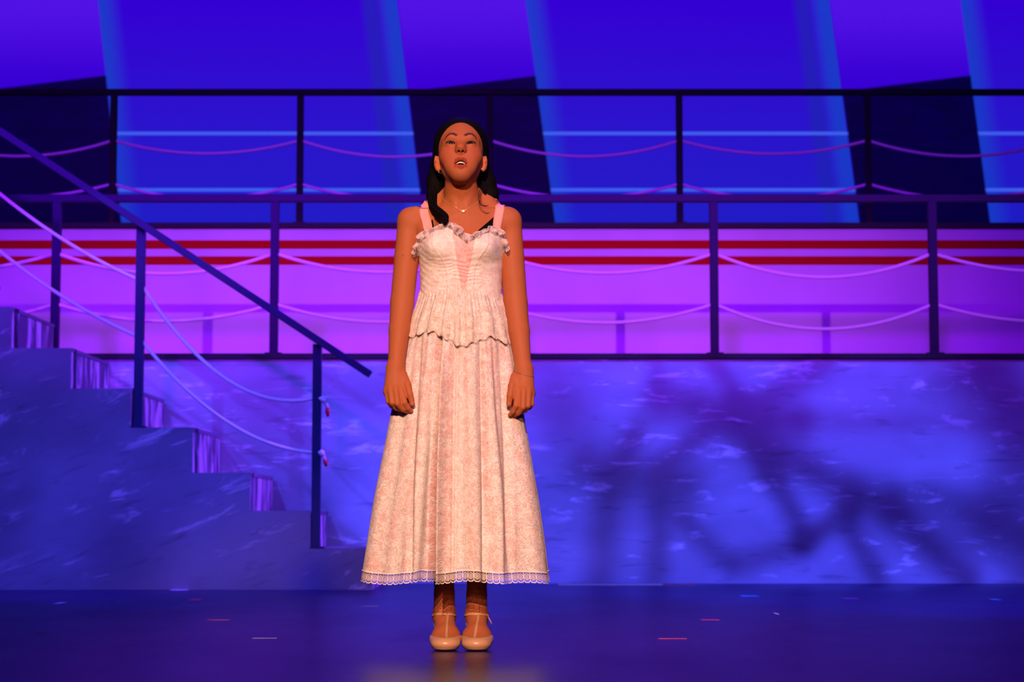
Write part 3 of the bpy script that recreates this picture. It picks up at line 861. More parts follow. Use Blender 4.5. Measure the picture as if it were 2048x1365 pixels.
for s_ in (-1, 1):       # finger nails
    H = HAND[s_]
    for i in range(4):
        T, D = L(*H['tip'][i]), L(*H['dip'][i]); c = T + np.array((0, -.006, 0)) ; d = np.linalg.norm(V - c, axis=1)
        blend((1 - sstep(.0035, .0050, d)) * .5, (.46, .16, .10))
    T = L(*H['th'][3]); d = np.linalg.norm((V - (T + np.array((0, -.008, -.002)))) / np.array((1, 1, 1.5)), axis=1)
    blend((1 - sstep(.0040, .0055, d)) * .6, (.50, .15, .11))
for px, py, rr in ((807, 514, .0022), (1014, 430, .0013), (1054, 722, .0015), (934, 386, .0012)):   # moles
    q = L(px, py, 0); d = np.hypot(V[:, 0] - q[0], V[:, 2] - q[2]); blend((1 - sstep(rr * .7, rr * 1.5, d)) * (V[:, 1] < 0) * .7, (.10, .03, .02))
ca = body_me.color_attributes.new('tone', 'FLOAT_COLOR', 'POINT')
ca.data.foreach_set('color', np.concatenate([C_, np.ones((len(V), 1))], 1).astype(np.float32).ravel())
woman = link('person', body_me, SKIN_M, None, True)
woman.location = (CX, Y_W, 0)
tag(woman, 'young woman in a cream and pink lace dress singing, standing with arms at her sides', 'person')
BVH = BVHTree.FromPolygons([tuple(v) for v in V], [tuple(q) for q in Q.tolist()])
def part(name, V_, F_, m, parent=woman, smooth=True, uv=None, label=None):
    if isinstance(V_, np.ndarray) and isinstance(F_, np.ndarray): me = np_mesh(name, V_, F_)
    else:
        me = bpy.data.meshes.new(name); me.from_pydata([tuple(v) for v in V_], [], F_); me.update()
    if uv is not None:
        uvl = me.uv_layers.new(name='UVMap'); vi = np.empty(len(me.loops), np.int32); me.loops.foreach_get('vertex_index', vi)
        uvl.data.foreach_set('uv', np.asarray(uv, np.float32)[vi].ravel())
    o = link(name, me, m, parent, smooth)
    if label: o['label'] = label
    return o

# ---- eyes and teeth
M_eye, nt, b = mat('eyeball', (.62, .58, .56), .07, .35)
x, y, z = xyz(nt, coord(nt)); r = (x * x + z * z).sqrt()
f1 = r.ss(.0074, .0068); f2 = r.ss(.0027, .0024)
cc = mixc(nt, f1 * (y.ss(.0, -.001)), (.12, .09, .08), (.010, .004, .003))  # whites darkened: shade under the lids put into the colour
cc = mixc(nt, f2 * (y.ss(.0, -.001)), cc, (.003, .002, .002)); put(nt, b, 'Base Color', cc)
for e in EYE:
    bm = bmesh.new(); bmesh.ops.create_uvsphere(bm, u_segments=32, v_segments=24, radius=EYE_R)
    o = from_bm('eye', bm, M_eye, woman, 0, True); o.location = hw_(e)
    o.rotation_euler = (math.radians(-2), 0, math.radians(0))
M_teeth, _n, _b = mat('teeth', (.85, .78, .72), .25, .5)
bm = bmesh.new()
for i in range(-4, 5):
    w_ = (.0046, .0042, .0038, .0036, .0034)[abs(i)]; c = np.array((i * .0039, -.0785 + abs(i)**1.8 * .0006, -.0586 - abs(i) * .0002))
    r = bmesh.ops.create_uvsphere(bm, u_segments=12, v_segments=8, radius=1)
    for v in r['verts']:
        p = np.array(v.co); p = np.sign(p) * np.abs(p)**.55 * np.array((w_ * .56, .0018, .0048)); v.co = Vector(hw_(c + p))
from_bm('teeth', bm, M_teeth, woman, 0, True)
M_tongue, _n, _b = mat('tongue', (.45, .06, .05), .4, .5)
bm = bmesh.new(); r = bmesh.ops.create_uvsphere(bm, u_segments=20, v_segments=12, radius=1)
for v in r['verts']: v.co = Vector(hw_(np.array((0, -.062, -.0765)) + np.array(v.co) * np.array((.013, .014, .0040))))
from_bm('tongue', bm, M_tongue, woman, 0, True)

# ---- hair
M_hair, nt, b = mat('black_hair', (.004, .003, .0035), .7, .04)
hn = noise(nt, mapping(nt, coord(nt), (1, 1, .12)), 220, 2)
put(nt, b, 'Normal', bump(nt, hn, .5, .002))
def build_hair():
    hx = HC[0]
    f = Field(steps((hx - .13, hx + .15, .0022)), steps((-.13, .15, .0024)), steps((1.30, 1.70, .0022)))
    h = HeadField(f)
    h.ball((0, .024, .052), (.0870, .100, .0900), .01)
    h.ball((0, .040, .010), (.0870, .085, .085), .02)
    # face opening
    def face(X, Y, Z):
        a = X / .0625; c = (Z - .012) / np.where(Z > .012, .0745, .20)
        c = (Z + .005) / np.where(Z > -.005, .0900, .25)
        return np.maximum((np.sqrt(a * a + c * c) - 1) * .055, Y + .012 + .9 * np.maximum(0, .0) + .22 * np.maximum(Z, 0))
    h.op(face, (0, -.06, -.02), .14, .006, 'cut')
    def below(X, Y, Z): return np.maximum(Z + .004 , Y - .030) + 0 * X
    h.op(below, (0, -.03, -.08), .12, .01, 'cut')
    # ponytail halves behind the neck
    f.chain([L(872, 335, .045), L(871, 365, .045), L(869, 395, .040), L(868, 420, .020)], (.022, .024, .022, .012), .02)
    f.chain([L(965, 335, .050), L(972, 365, .055), L(979, 392, .060), L(984, 404, .065)], (.024, .028, .027, .016), .02)
    return f.mesh(1)
hv, hq = build_hair()
hair = part('hair', hv, hq, M_hair, label='black hair drawn back')
def curve_pts(ctrl, n=24):
    """Catmull-Rom through control points"""
    c = [np.asarray(q, float) for q in ctrl]; c = [2 * c[0] - c[1]] + c + [2 * c[-1] - c[-2]]; out = []
    for i in range(1, len(c) - 2):
        for k in range(n):
            t = k / n; p0, p1, p2, p3 = c[i - 1:i + 3]
            out.append(.5 * (2 * p1 + (p2 - p0) * t + (2 * p0 - 5 * p1 + 4 * p2 - p3) * t * t + (3 * p1 - p0 - 3 * p2 + p3) * t**3))
    out.append(c[-2]); return out
rng = np.random.default_rng(3)
def lock(ctrl, spread, n, r0, taper=.25):
    runs = []
    for k in range(n):
        a = rng.uniform(0, 2 * math.pi); rr = spread * math.sqrt(rng.uniform(0, 1)); tw = rng.uniform(-1.2, 1.2)
        off0 = np.array((math.cos(a) * rr, math.sin(a) * rr * .8, 0)); off1 = np.array((math.cos(a + tw) * rr, math.sin(a + tw) * rr * .8, rng.uniform(-.010, .012)))
        pts = curve_pts(ctrl, 9); m = len(pts)
        pp = [p + off0 * (1 - i / m) + off1 * (i / m) * (.95 - .5 * (i / m)) for i, p in enumerate(pts)]
        rad = [r0 * (.6 + .5 * math.sin(math.pi * min(1, i / m * 1.2))) * (1 if i < m * .7 else max(.12, 1 - (i / m - .7) / .3 * (1 - taper * .5))) for i in range(m)]
        runs.append((pp, rad))
    return runs
runs = []
runs += lock([L(871, 330, .03), L(868, 362, .03), L(865, 392, .01), L(866, 412, -.050), L(880, 424, -.088), L(892, 435, -.098), L(889, 449, -.100)], .0135, 46, .0032)
runs += lock([L(868, 340, .03), L(864, 380, .02), L(861, 402, -.020), L(872, 425, -.075), L(884, 442, -.098)], .009, 22, .0030)
runs += lock([L(967, 330, .04), L(974, 365, .05), L(984, 392, .055), L(992, 404, .06)], .0170, 50, .0034)
runs += lock([L(961, 340, .03), L(966, 370, .03), L(969, 392, .01)], .011, 24, .0030)
runs += [(curve_pts([L(962, 372, .0), L(958, 388, -.050), L(957, 400, -.066), L(961, 409, -.078), L(970, 413, -.080), L(977, 411, -.075)], 8), .0010),
         (curve_pts([L(964, 376, .0), L(960, 392, -.050), L(960, 402, -.066), L(966, 410, -.078), L(974, 412, -.078)], 8), .0007),
         (curve_pts([L(888, 340, -.03), L(889, 356, -.035), L(888, 372, -.04), L(887, 388, -.050)], 8), .0006),
         (curve_pts([L(886, 425, -.09), L(874, 428, -.098), L(869, 436, -.10), L(872, 443, -.10)], 8), .0011),
         (curve_pts([L(884, 430, -.09), L(875, 434, -.099), L(871, 441, -.10), L(878, 446, -.10)], 8), .0009)]
multi_tube('loose_locks', runs, M_hair, hair, 6)

# =====================================================================
# her clothes
# =====================================================================
def uv_xy(nt):
    x, y, z = xyz(nt, coord(nt, 'UV')); return x, y
def lace(name, thread, ground, rough=.6, openness=1.0, scale=1.0, tint=None, cloth_bump=.5, lines=.55, bands=None):
    """floral lace, u and v in metres; openness is how much of the ground between the threads is there"""
    m, nt, b = mat(name, thread, rough, .25)
    uv = coord(nt, 'UV')
    wob = noise(nt, uv, 55 * scale, 2, .5, 0, 1)
    n = nt.nodes.new('ShaderNodeVectorMath'); n.operation = 'MULTIPLY_ADD'; nt.links.new(wob, n.inputs[0])
    n.inputs[1].default_value = (.010 / scale,) * 3; nt.links.new(uv, n.inputs[2]); W = n.outputs[0]
    fl = voronoi(nt, W, 42 * scale); ring = (fl - .36).abs().ss(.10, .045); core = fl.ss(.16, .08)
    vine = voronoi(nt, mapping(nt, W, (1, 1.0, 1), (3, 1, 0)), 58 * scale, 'DISTANCE_TO_EDGE').ss(.10, .045)
    leaf = voronoi(nt, mapping(nt, W, (1, .6, 1), (7, 2, 0)), 90 * scale); leaf = leaf.ss(.30, .22)
    gate = noise(nt, uv, 30 * scale, 2).ss(.42, .55)
    th = ring.mx(vine).mx(core).mx(leaf * gate)
    fine = noise(nt, uv, 420 * scale, 2)
    g = ground
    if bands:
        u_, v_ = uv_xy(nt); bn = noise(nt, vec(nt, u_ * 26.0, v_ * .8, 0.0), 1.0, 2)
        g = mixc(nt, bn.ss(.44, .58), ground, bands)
    if tint:
        a = nt.nodes.new('ShaderNodeVertexColor'); a.layer_name = 'tint'
        t = E(nt, a.outputs[0]); g = mixc(nt, t, ground, tint)
    cn = noise(nt, W, 62 * scale, 2.5, .55, .8)
    sq = ((cn * 8.0).fract() - .5).abs().ss(.13, .03) * noise(nt, uv, 38 * scale, 2).ss(.40, .56)
    cn2 = noise(nt, mapping(nt, W, (1, 1, 1), (4, 9, 0)), 28 * scale, 2, .5, 1.2)
    sq = sq.mx(((cn2 * 7.0).fract() - .5).abs().ss(.07, .02))
    patch_ = noise(nt, uv, 24 * scale, 2).ss(.42, .58)
    col = mixc(nt, (th * .35 + patch_ * .55).clamp(), g, thread)
    col = mixc(nt, sq * lines, col, tuple(x * y for x, y in zip(ground, (.62, .50, .44))))
    col = mixc(nt, fine.ss(.35, .7, 0, .22), col, tuple(x * .6 for x in thread))
    if tint: col = mixc(nt, t * .75, col, mixc(nt, th * .6, tint, (.84, .50, .47)))
    put(nt, b, 'Base Color', col)
    put(nt, b, 'Normal', bump(nt, th * .5 + sq * -.8 + fine * .5, cloth_bump, .0010))
    if openness < 1:
        al = (th * .9).mx(sq * .95).mx(E(nt, fine.v).ss(.3, .7, openness * .7, min(1, openness * 1.3)))
        put(nt, b, 'Alpha', al)
    return m
CREAM, GROUND, PINK = (.88, .83, .76), (.74, .56, .52), (.80, .42, .40)
M_bod = lace('cream_lace_over_satin', CREAM, (.80, .62, .57), tint=(.80, .36, .34), scale=1.35)
M_pep = lace('cream_lace_peplum', CREAM, (.76, .60, .50), cloth_bump=.8, scale=1.5, lines=.8)
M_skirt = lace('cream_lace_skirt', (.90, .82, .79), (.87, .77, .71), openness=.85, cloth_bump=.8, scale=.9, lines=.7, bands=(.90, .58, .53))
M_ruf = lace('sheer_lace_ruffle', (.86, .74, .72), (.55, .36, .36), openness=.55, scale=1.5)
M_lining, nt, b = mat('pink_satin_lining', (.88, .56, .51), .45, .35)
M_strap, nt, b = mat('pink_satin_ribbon', (.84, .31, .28), .5, .3)
put(nt, b, 'Normal', bump(nt, noise(nt, coord(nt), 90, 2), .15, .002))
M_under, _n, _b = mat('black_jersey', (.006, .004, .006), .9, .0)
def trim_mat():
    m, nt, b = mat('scalloped_lace_trim', (.88, .72, .66), .6, .2)
    u, v = uv_xy(nt)           # u in scallops, v 0 at the top .. 1 at the bottom
    U = (u.fract() - .5); W = v
    edge = ((U * U * -4.0 + 1.0).mx(0.0).sqrt()) * .24 + .74
    rim = (W - edge).abs().ss(.065, .035)
    cx = U; cy = (W - .46) * 1.55; d = (cx * cx + cy * cy).sqrt()
    r1 = (d - .40).abs().ss(.055, .030); r2 = (d - .20).abs().ss(.055, .030); dot = d.ss(.09, .06)
    net = ((u * 5.0).fract() - .5).abs().ss(.10, .06).mx(((v * 7.0).fract() - .5).abs().ss(.11, .06)) * .55
    top = v.ss(.10, .07)
    side = (U.abs() - .5).abs().ss(.06, .03)
    a = rim.mx(r1).mx(r2).mx(dot).mx(net).mx(top).mx(side) * (W - edge).ss(.06, .04)
    put(nt, b, 'Alpha', a)
    return m
M_trim = trim_mat()

dress = None
def ring_mesh(nphi, rows, pos, phi0=-math.pi, phi1=math.pi, closed=True):
    """pos(phi array, t) -> (x, y, z, u, v) for each row t in 0..1"""
    ph = np.linspace(phi0, phi1, nphi, endpoint=True); VV, UU = [], []
    for t in np.linspace(0, 1, rows):
        x, y, z, u, v = pos(ph, t); VV.append(np.stack([x, y, z], 1)); UU.append(np.stack([u + 0 * x, v + 0 * x], 1))
    V_ = np.concatenate(VV); U_ = np.concatenate(UU)
    i = np.arange(rows - 1)[:, None] * nphi + np.arange(nphi - 1)[None, :]; i = i.ravel()
    Q_ = np.stack([i, i + 1, i + 1 + nphi, i + nphi], 1)
    return V_, Q_, U_
# neckline of the bodice on the photograph
NECK = [(828, 510), (833, 490), (848, 472), (866, 459), (884, 452), (900, 458), (922, 476), (938, 484), (952, 479), (970, 467), (986, 461), (1001, 468), (1012, 484), (1018, 508)]
_nx = np.array([L(a, b, -.09)[0] for a, b in NECK]); _nz = np.array([L(a, b, -.10)[2] for a, b in NECK])
def top_z(phi):
    x = .134 * np.sin(phi); z = np.interp(x, _nx, _nz, left=_nz[0], right=_nz[-1])
    side = sstep(1.15, 1.45, np.abs(phi)); return z * (1 - side) + 1.222 * side - .012 * sstep(1.5, 2.5, np.abs(phi))
def bod_pos(ph, t, off=.0075):
    zt = top_z(ph); z = 1.078 + (zt - 1.078) * t
    r = torso_r(ph, z) + off
    fr = np.exp(-(ph / .75)**4)
    pan = np.floor((ph + 3.2) / .42)
    nz_ = np.sin(z * 480 + 3.1 * np.sin(pan * 2.3) + 2.6 * np.sin(z * 75 + pan) + 1.2 * np.sin(ph * 9)) * .0010 * fr * (1 - sstep(1.20, 1.24, z)) * (.35 + .65 * np.abs(np.sin(z * 60 + pan * 1.7 + ph * 4))) + .0009 * np.sin(z * 240 + ph * 9) * np.sin(ph * 13 + z * 60) * (1 - fr)
    for s_ in (-1, 1):
        c = s_ * (.42 + .30 * sstep(1.15, 1.30, z)); r = r + .0018 * np.exp(-((ph - c) / .022)**2)
    r = r + nz_
    return r * np.sin(ph), torso_c(z) - r * np.cos(ph), z, ph * .13, z
V_, Q_, U_ = ring_mesh(420, 130, bod_pos)
dress = part('dress', V_, Q_, M_bod, uv=U_, label='cream lace dress with a pink front insert')
px_x = V_[:, 0]; zz_ = V_[:, 2]
zA, zB = L(925, 594, -.1)[2], L(925, 470, -.1)[2]; hwid = np.interp(zz_, [zA, zB], [.0015, .036]); cx_ = np.interp(zz_, [zA, zB], [L(926, 590, -.1)[0], L(929, 470, -.1)[0]])
ti = (1 - sstep(-.001, .0015, np.abs(px_x - cx_) - hwid)) * (V_[:, 1] < 0) * (zz_ > zA)
ti = np.maximum(ti, .8 * (1 - sstep(.0, .004, np.abs(zz_ - L(925, 603, -.1)[2]) - .006 * (1 + np.sin(px_x * 330)))) * (np.abs(px_x - .004) < .035) * (V_[:, 1] < 0))
ca = dress.data.color_attributes.new('tint', 'FLOAT_COLOR', 'POINT')
ca.data.foreach_set('color', np.repeat(np.stack([ti], 1), 4, 1).astype(np.float32).ravel())

# skirt
def pxz(*a): return np.array([L(915, y, 0)[2] for y in a])
SZ = pxz(1160, 1100, 1000, 900, 830, 760, 690, 640, 600, 585)
SA = np.array([.299, .287, .264, .2340, .2130, .195, .1720, .152, .1280, .1245])
SB = np.array([.232, .222, .205, .182, .166, .150, .136, .124, .1000, .0935])
SCX = np.array([-.013, -.011, -.010, -.009, -.009, -.006, -.003, -.002, -.002, -.002])
def s_i(z, f): return (np.interp(z - .02, SZ, f) + np.interp(z, SZ, f) + np.interp(z + .02, SZ, f)) / 3
_rp = np.random.default_rng(11)
FOLD_N = [5, 8, 13, 19, 27]; FOLD_P = _rp.uniform(0, 6.28, 5); FOLD_A = [.6, 1.0, .85, .35, .12]
def folds(ph):
    f = sum(a * np.cos(n * ph + p + .5 * np.sin(2 * ph + p)) for n, p, a in zip(FOLD_N, FOLD_P, FOLD_A)) / 1.8
    return np.tanh(f * 1.1)
def gathers(ph, n0=46, s=0): return np.cos(n0 * ph + 1.7 * np.sin(5 * ph + s) + 1.1 * np.sin(9 * ph + 2 * s))
Z_HEM = L(915, 1146, -.225)[2]; Z_TRIM = L(915, 1168.5, -.228)[2]
def skirt_pos(ph, t, off=0.0, fold=1.0, zlo=None, crease=1.0):
    z0 = 1.098; z1 = Z_HEM if zlo is None else zlo
    z = z0 + (z1 - z0) * t + 0 * ph
    lift = .0035 * np.sin(3 * ph + 1) + .003 * np.sin(8 * ph) + .008 * sstep(-.62, -.40, ph) * sstep(-.24, -.30, ph)
    z = z + lift * t**4
    a, b_, cx = s_i(z, SA), s_i(z, SB), s_i(z, SCX)
    k = sstep(-.12, .80, (z0 - z) / (z0 - Z_HEM)) 
    amp = (.0026 + .0250 * k) * fold * (.35 + .65 * sstep(.15, .24, z0 - z))
    r = 1 / np.sqrt((np.sin(ph) / a)**2 + (np.cos(ph) / b_)**2)
    sidef = .45 + .55 * np.abs(np.cos(ph))
    r = r + off + amp * folds(ph) * sidef - amp * .35 + .0012 * gathers(ph) * (1 - k) * fold
    for xo, dp, wd in ((-.062, .075, .0085), (-.016, .008, .006), (.060, .014, .0065), (.118, .012, .010), (-.118, .010, .009)):
        front = np.cos(ph) > 0; X = r * np.sin(ph) + cx
        xx = xo * (1 + .25 * k); d = X - xx
        sh = np.exp(-np.abs(d / wd)**2)
        r = r - crease * dp * sh * front * sstep(.04, .22, z0 - z) * (.35 + .65 * k)
        r = r + crease * dp * .25 * np.exp(-((d - wd * 1.7) / wd)**2) * front * sstep(.1, .3, z0 - z)
    return r * np.sin(ph) + cx, .006 - r * np.cos(ph), z, ph * .25, z
V_, Q_, U_ = ring_mesh(900, 150, skirt_pos)
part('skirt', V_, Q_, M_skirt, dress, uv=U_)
V_, Q_, U_ = ring_mesh(500, 80, lambda ph, t: skirt_pos(ph, t, -.011, .9, Z_HEM + .010, .8))
part('lining', V_, Q_, M_lining, dress, uv=U_, label='pink satin lining under the lace')
def trim_pos(ph, t):
    x, y, z, u, v = skirt_pos(ph, 1.0); x0, y0 = x, y
    seg = np.hypot(np.diff(x), np.diff(y)); s_ = np.concatenate([[0], np.cumsum(seg)]); n = round(s_[-1] / .0200)
    k = 1 + .018 * t; zz = z - (Z_HEM - Z_TRIM) * t
    return x * k, y * k, zz, s_ / s_[-1] * n, t + 0 * x
V_, Q_, U_ = ring_mesh(1800, 5, trim_pos)
part('hem_trim', V_, Q_, M_trim, dress, uv=U_, label='openwork scalloped lace at the hem')
def band_pos(ph, t):
    x, y, z, u, v = skirt_pos(ph, 1.0); k = 1.006 + .004 * math.sin(math.pi * t); return x * k, y * k, z + .0045 * (t - .5), u, v
V_, Q_, U_ = ring_mesh(900, 4, band_pos)
M_band, _n, _b = mat('cream_hem_band', (.88, .74, .68), .6, .2)
part('hem_band', V_, Q_, M_band, dress)

# peplum
PB = [(800, 668), (815, 672), (828, 668), (845, 662), (865, 664), (880, 674), (898, 680), (915, 690), (927, 694), (940, 690), (958, 684), (975, 680), (985, 672), (1000, 676), (1014, 684), (1028, 682), (1040, 680)]
_bx = np.array([L(a, b, -.1)[0] for a, b in PB]); _bz = np.array([L(a, b, -.12)[2] for a, b in PB])
def pep_pos(ph, t):
    z0 = 1.112
    fr = np.cos(ph) > 0
    zb = np.interp(.168 * np.sin(ph), _bx, _bz) * fr + .962 * (~fr) + .004 * np.sin(30 * ph)
    z = z0 + (zb - z0) * t
    a, b_, cx = s_i(z, SA), s_i(z, SB), s_i(z, SCX)
    k = sstep(0, 1, t)
    r = 1 / np.sqrt((np.sin(ph) / a)**2 + (np.cos(ph) / b_)**2)
    g = np.tanh(1.4 * np.cos(19 * ph + 1.3 * np.sin(3 * ph + 1) + .8 * np.sin(7 * ph)))
    r = r + .0060 + .0010 * k + (.0008 + .0046 * k) * g * (.5 + .5 * np.abs(np.cos(ph))) + .0011 * gathers(ph, 64, 1) * (1 - k) - .004 * (1 - sstep(0, .12, t))
    return r * np.sin(ph) + cx, .006 - r * np.cos(ph), z, ph * .16, z
V_, Q_, U_ = ring_mesh(800, 50, pep_pos)
part('peplum', V_, Q_, M_pep, dress, uv=U_)
def pep_edge(ph, t):
    x, y, z, u, v = pep_pos(ph, 1.0); seg = np.hypot(np.diff(x), np.diff(y)); s_ = np.concatenate([[0], np.cumsum(seg)]); n = round(s_[-1] / .0155)
    k = 1.004 + .004 * t; return x * k, y * k, z + .010 - .0125 * t, s_ / s_[-1] * n, t
V_, Q_, U_ = ring_mesh(1500, 4, pep_edge)
part('peplum_edging', V_, Q_, M_trim, dress, uv=U_)

# ruffle round the neckline
def ruffle_pos(ph, t, lay=0):
    zt = top_z(ph); r = torso_r(ph, zt) + .0085
    x, y = r * np.sin(ph), torso_c(zt) - r * np.cos(ph)
    seg = np.sqrt(np.diff(x)**2 + np.diff(y)**2 + np.diff(zt)**2); s_ = np.concatenate([[0], np.cumsum(seg)])
    f = s_ / .050 + lay * .5
    w_ = .0225 + .006 * np.sin(s_ * 37 + lay) ; side = sstep(1.0, 1.45, np.abs(ph))
    wav = np.sin(2 * math.pi * f + .9 * np.sin(s_ * 29)); wav2 = np.cos(2 * math.pi * f + .9 * np.sin(s_ * 29))
    upv = (1 - side) * 1.0 + side * .35 + .0 * lay
    out = (.30 + .45 * wav) * (1 - side) + side * (.85 + .45 * wav)
    h = w_ * (t ** .9)
    nx_, ny_ = np.sin(ph) * (1 - .25 * side), -np.cos(ph) - .85 * side
    tx, ty = np.cos(ph), np.sin(ph)
    o = h * out - .003 * t; lat = h * .55 * wav2 * t
    dz = h * (upv * (.80 - .25 * wav) - side * .5 * (wav > 0) * t) - (.006 if lay else 0)
    return x + nx_ * o + tx * lat, y + ny_ * o + ty * lat - .014 * side * t, zt - .003 + dz, s_ * 2.2, t * .03
RPH = (-1.42, 1.42)
V_, Q_, U_ = ring_mesh(900, 12, ruffle_pos, *RPH)
V2, Q2, U2 = ring_mesh(900, 12, lambda ph, t: ruffle_pos(ph, t, 1), *RPH)
nV = len(V_); Vr, Qr, Ur = np.concatenate([V_, V2]), np.concatenate([Q_, Q2 + nV]), np.concatenate([U_, U2 + 1])
ruf = part('neckline_ruffle', Vr, Qr, M_ruf, dress, uv=Ur)
edge = [tuple(V_[11 * 900 + i]) for i in range(0, 900, 3)]
M_cord, _n, _b = mat('pale_edge_thread', (.88, .74, .70), .6, .2)
tube('ruffle_edge', edge, .0007, M_cord, ruf, 5)

# ---- things draped on the body
def front_hit(px, py):
    """first point of the body seen at a pixel"""
    o = Vector((0, 0, CAM_H)) - Vector((CX, Y_W, 0)); d = (at(px, py, Y_W) - Vector((0, 0, CAM_H))).normalized()
    h = BVH.ray_cast(o + d * 4.5, d); return (h[0], h[1]) if h[0] is not None else None
def snap(p, off):
    q, n, i, d = BVH.find_nearest(Vector(p)); return np.array(q + n * off)
def ribbon(name, centre, width, off, thick, m, parent, label=None, wid_pts=5, side=None):
    c = [np.array(BVH.find_nearest(Vector(p))[0]) for p in centre]; n = len(c); V_, F_ = [], []
    for i in range(n):
        t = c[min(i + 1, n - 1)] - c[max(i - 1, 0)]; t /= np.linalg.norm(t)
        nn = np.array(BVH.find_nearest(Vector(c[i]))[1]); sd = np.cross(t, nn) if side is None else np.array(side, float) - nn * np.dot(side, nn); sd /= np.linalg.norm(sd)
        for k in range(wid_pts): V_.append(snap(c[i] + sd * width * (k / (wid_pts - 1) - .5) + nn * .002, off))
    m0 = len(V_)
    for i in range(n):
        for k in range(wid_pts):
            j = i * wid_pts + k; q, nn, _, _ = BVH.find_nearest(Vector(V_[j])); V_.append(V_[j] + np.array(nn) * thick)
    for lay in (0, m0):
        for i in range(n - 1):
            for k in range(wid_pts - 1):
                a = lay + i * wid_pts + k; F_.append((a, a + 1, a + 1 + wid_pts, a + wid_pts))
    for i in range(n - 1):
        for k in (0, wid_pts - 1):
            a = i * wid_pts + k; F_.append((a, a + wid_pts, a + wid_pts + m0, a + m0))
    return part(name, V_, F_, m, parent, label=label)
def strap(pts, sgn):
    fr = [np.array(h[0]) for h in (front_hit(*p) for p in pts) if h is not None]
    xt = fr[-1][0]
    over = [np.array((xt, fr[-1][1] + k, fr[-1][2] + .03)) for k in (.03, .05, .07)] + [np.array((xt * (1 - .05 * k), .10, 1.37 - .03 * k)) for k in range(1, 5)]
    c = curve_pts(fr + [snap(p, 0) for p in over], 6)
    return ribbon('shoulder_strap', c, .0285, .0026, .0016, M_strap, dress, 'pink satin shoulder strap', side=(1, 0, 0))
strap([(862, 474), (858, 460), (854, 445), (849, 428), (844, 410)], -1)
strap([(993, 474), (993, 460), (995, 445), (998, 428), (1001, 412)], 1)
def patch(corners, n=14):
    V_, F_ = [], []
    for i in range(n):
        for j in range(n):
            s_, t = i / (n - 1), j / (n - 1); a, b_, c, d = [np.array(q, float) for q in corners]
            p = (a * (1 - s_) + b_ * s_) * (1 - t) + (d * (1 - s_) + c * s_) * t; h = front_hit(*p)
            V_.append(np.array(h[0] + h[1] * .0022))
    for i in range(n - 1):
        for j in range(n - 1): a = i * n + j; F_.append((a, a + 1, a + 1 + n, a + n))
    return V_, F_
Va, Fa = patch([(934, 488), (966, 448), (985, 423), (978, 492)][0:1] + [(958, 460), (1000, 424), (996, 492)][0:3])
Vb, Fb = patch([(845, 482), (849, 452), (866, 440), (874, 484)])
part('camisole_edge', Va, Fa, M_under, dress, label='black camisole showing beside a strap'); part('camisole_edge', Vb, Fb, M_under, dress, label='black camisole showing beside a strap')

# ---- jewellery
M_gold, _n, _b = mat('fine_gold', (.85, .55, .30), .4, .5, .6)
M_silver, _n, _b = mat('polished_silver', (.85, .85, .88), .15, .5, 1.0)
M_gem, _n, _b = mat('clear_stone', (.95, .9, .9), .05, 1.0, 0.0)
NP_ = [(880, 386), (885, 396), (893, 405), (902, 410), (911, 415), (920, 420), (926, 422), (933, 420), (942, 414), (950, 409), (956, 403), (960, 396)]
nc = [np.array(front_hit(*p)[0] + front_hit(*p)[1] * .0012) for p in NP_]
neck = tube('necklace', curve_pts(nc, 6), .0008, M_gold, woman, 6); neck['label'] = 'fine gold chain'
pp = front_hit(927, 423); bm = bmesh.new(); bmesh.ops.create_uvsphere(bm, u_segments=16, v_segments=10, radius=1)
for v in bm.verts: v.co = Vector((v.co.x * .0038, v.co.y * .0016, v.co.z * .0026)) + pp[0] + pp[1] * .003
pe = from_bm('pendant', bm, M_gem, neck, 0, True)
ringp = [np.array(pp[0] + pp[1] * .0028) + np.array((math.cos(a) * .0048, 0, math.sin(a) * .0034)) for a in np.linspace(0, 2 * math.pi, 25)]
tube('setting', ringp, .0008, M_gold, neck, 6)
for s_, cpx, r_ in ((-1, (881.5, 342), .0072), (1, (966.5, 339), .0055)):
    y0 = hw_((s_ * .0705, -.002, -.046))[1]; c = L(cpx[0], cpx[1], y0)
    o = tube('earring', [c + np.array((math.cos(a) * r_, .45 * s_ * math.cos(a) * r_ * .6, math.sin(a) * r_)) for a in np.linspace(.2 * math.pi, 2.2 * math.pi, 30)], .0013, M_silver, woman, 8)
    o['label'] = 'small silver hoop earring'
wc = (L(1046, 748, WR[1][1]));  runs = []; loop = []
for a in np.linspace(0, 2 * math.pi, 49):
    d = np.array((math.cos(a), math.sin(a), 0)); c0 = wc + np.array((0, 0, -.0095 * math.cos(a) + .005 * math.sin(a)))
    h = BVH.ray_cast(Vector(c0 + d * .06), Vector(-d)); q = np.array(h[0]) + d * .0008 if h[0] is not None else c0 + d * .028
    loop.append(q)
br = tube('bracelet', loop, .0004, M_gold, woman, 5); br['label'] = 'thin bracelet of dark beads'
M_bead, _n, _b = mat('dark_bead', (.03, .012, .02), .3, .5)
bm = bmesh.new()
for q in loop[:-1]:
    r = bmesh.ops.create_icosphere(bm, subdivisions=1, radius=.0013)
    for v in r['verts']: v.co += Vector(q)
bd = from_bm('beads', bm, M_bead, br, 0, True)

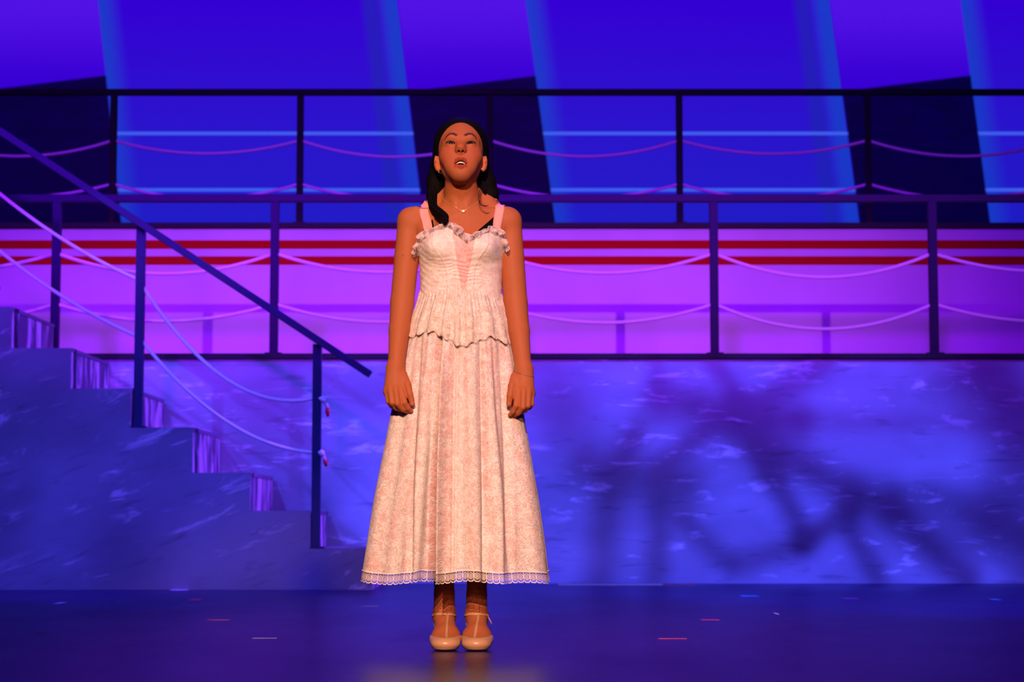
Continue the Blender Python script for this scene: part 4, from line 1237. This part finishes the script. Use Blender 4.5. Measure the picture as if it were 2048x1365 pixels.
# ---- shoes
M_shoe, nt, b = mat('beige_leather', (.52, .27, .15), .32, .5)
put(nt, b, 'Normal', bump(nt, noise(nt, coord(nt), 60, 3), .12, .003))
M_sole, _n, _b = mat('dark_sole', (.10, .05, .03), .6, .3)
for s_ in (-1, 1):
    x, xa = FOOT[s_], LEG[s_]
    f = Field(steps((x - .062, x + .062, .0016)), steps((-.175, .11, .0020)), steps((-.004, .13, .0016)))
    foot_prims(f, s_, .0022)
    f.ball((x - s_ * .001, -.130, .0200), (.0390, .0350, .0170), .015)
    def outside(X, Y, Z):
        vamp = Z - (.0405 + 1.8 * (X - x)**2 - .16 * np.maximum(Y + .075, 0))
        low = Z - (.026 + .30 * np.maximum(Y + .02, 0))
        back = np.maximum(.030 - Y, Z - .088)
        return -np.minimum(np.minimum(np.maximum(vamp, Y + .010), low), back)
    f.op(outside, (x - .07, -.18, -.01), (x + .07, .12, .14), .0015, 'cut')
    def under(X, Y, Z): return Z - .0012 + 0 * X + 0 * Y
    # heel block and sole
    f.cap((xa, .058, .040), (xa, .062, .0075), .0185, .0130, .008)
    f.cap((x, -.125, .0065), (x, -.060, .0065), .032, .028, .004, 'add', ((0, 0, 1), .16))
    f.cap((x, -.060, .0065), (xa, .040, .034), .026, .020, .004, 'add', ((0, .35, -.94), .18))
    f.op(under, (x - .07, -.18, -.01), (x + .07, .12, .01), .0, 'cut')
    v_, q_ = f.mesh(2); v_[:, 2] = np.maximum(v_[:, 2], .0008)
    sh = part('shoe', v_, q_, M_shoe, woman, label='beige T-strap heeled shoe')
    def fh(px, py): h = front_hit(px, py); return np.array(h[0])
    if s_ == -1:
        tp = [(893, 1284), (893, 1272), (893.5, 1262), (894, 1250), (895, 1240), (896, 1231)]
    else:
        tp = [(948.5, 1284), (950, 1273), (952, 1262), (954, 1250), (956, 1240), (957, 1231)]
    ribbon('t_strap', curve_pts([fh(*p) for p in tp], 5), .0085, .0012, .0012, M_shoe, sh, wid_pts=3)
    zc = fh(*tp[-1])[2]; loop = []
    for a in np.linspace(0, 2 * math.pi, 41):
        d = np.array((math.cos(a), math.sin(a), 0)); c0 = np.array((xa, .022, zc - .010 * (1 + math.sin(a)) + .002)); c0[2] = zc + .002 - .006 * (1 + math.sin(a))
        h = BVH.ray_cast(Vector(c0 + d * .055), Vector(-d)); loop.append(np.array(h[0]) if h[0] is not None else c0 + d * .03)
    ribbon('ankle_strap', loop, .0080, .0014, .0012, M_shoe, sh, wid_pts=3)
    q = snap((xa + s_ * .034, .008, zc - .004), .003)
    bu = tube('buckle', [q + np.array((0, math.cos(a) * .0055, math.sin(a) * .0062)) for a in np.linspace(0, 2 * math.pi, 17)], .0011, M_silver, sh, 6)
    e0 = snap((xa + s_ * .034, .0, zc - .006), .004)
    if s_ == 1: tube('strap_end', [e0, e0 + np.array((s_ * .006, -.006, -.010)), e0 + np.array((s_ * .012, -.010, -.022))], [.0018, .0018, .0012], M_shoe, sh, 6)
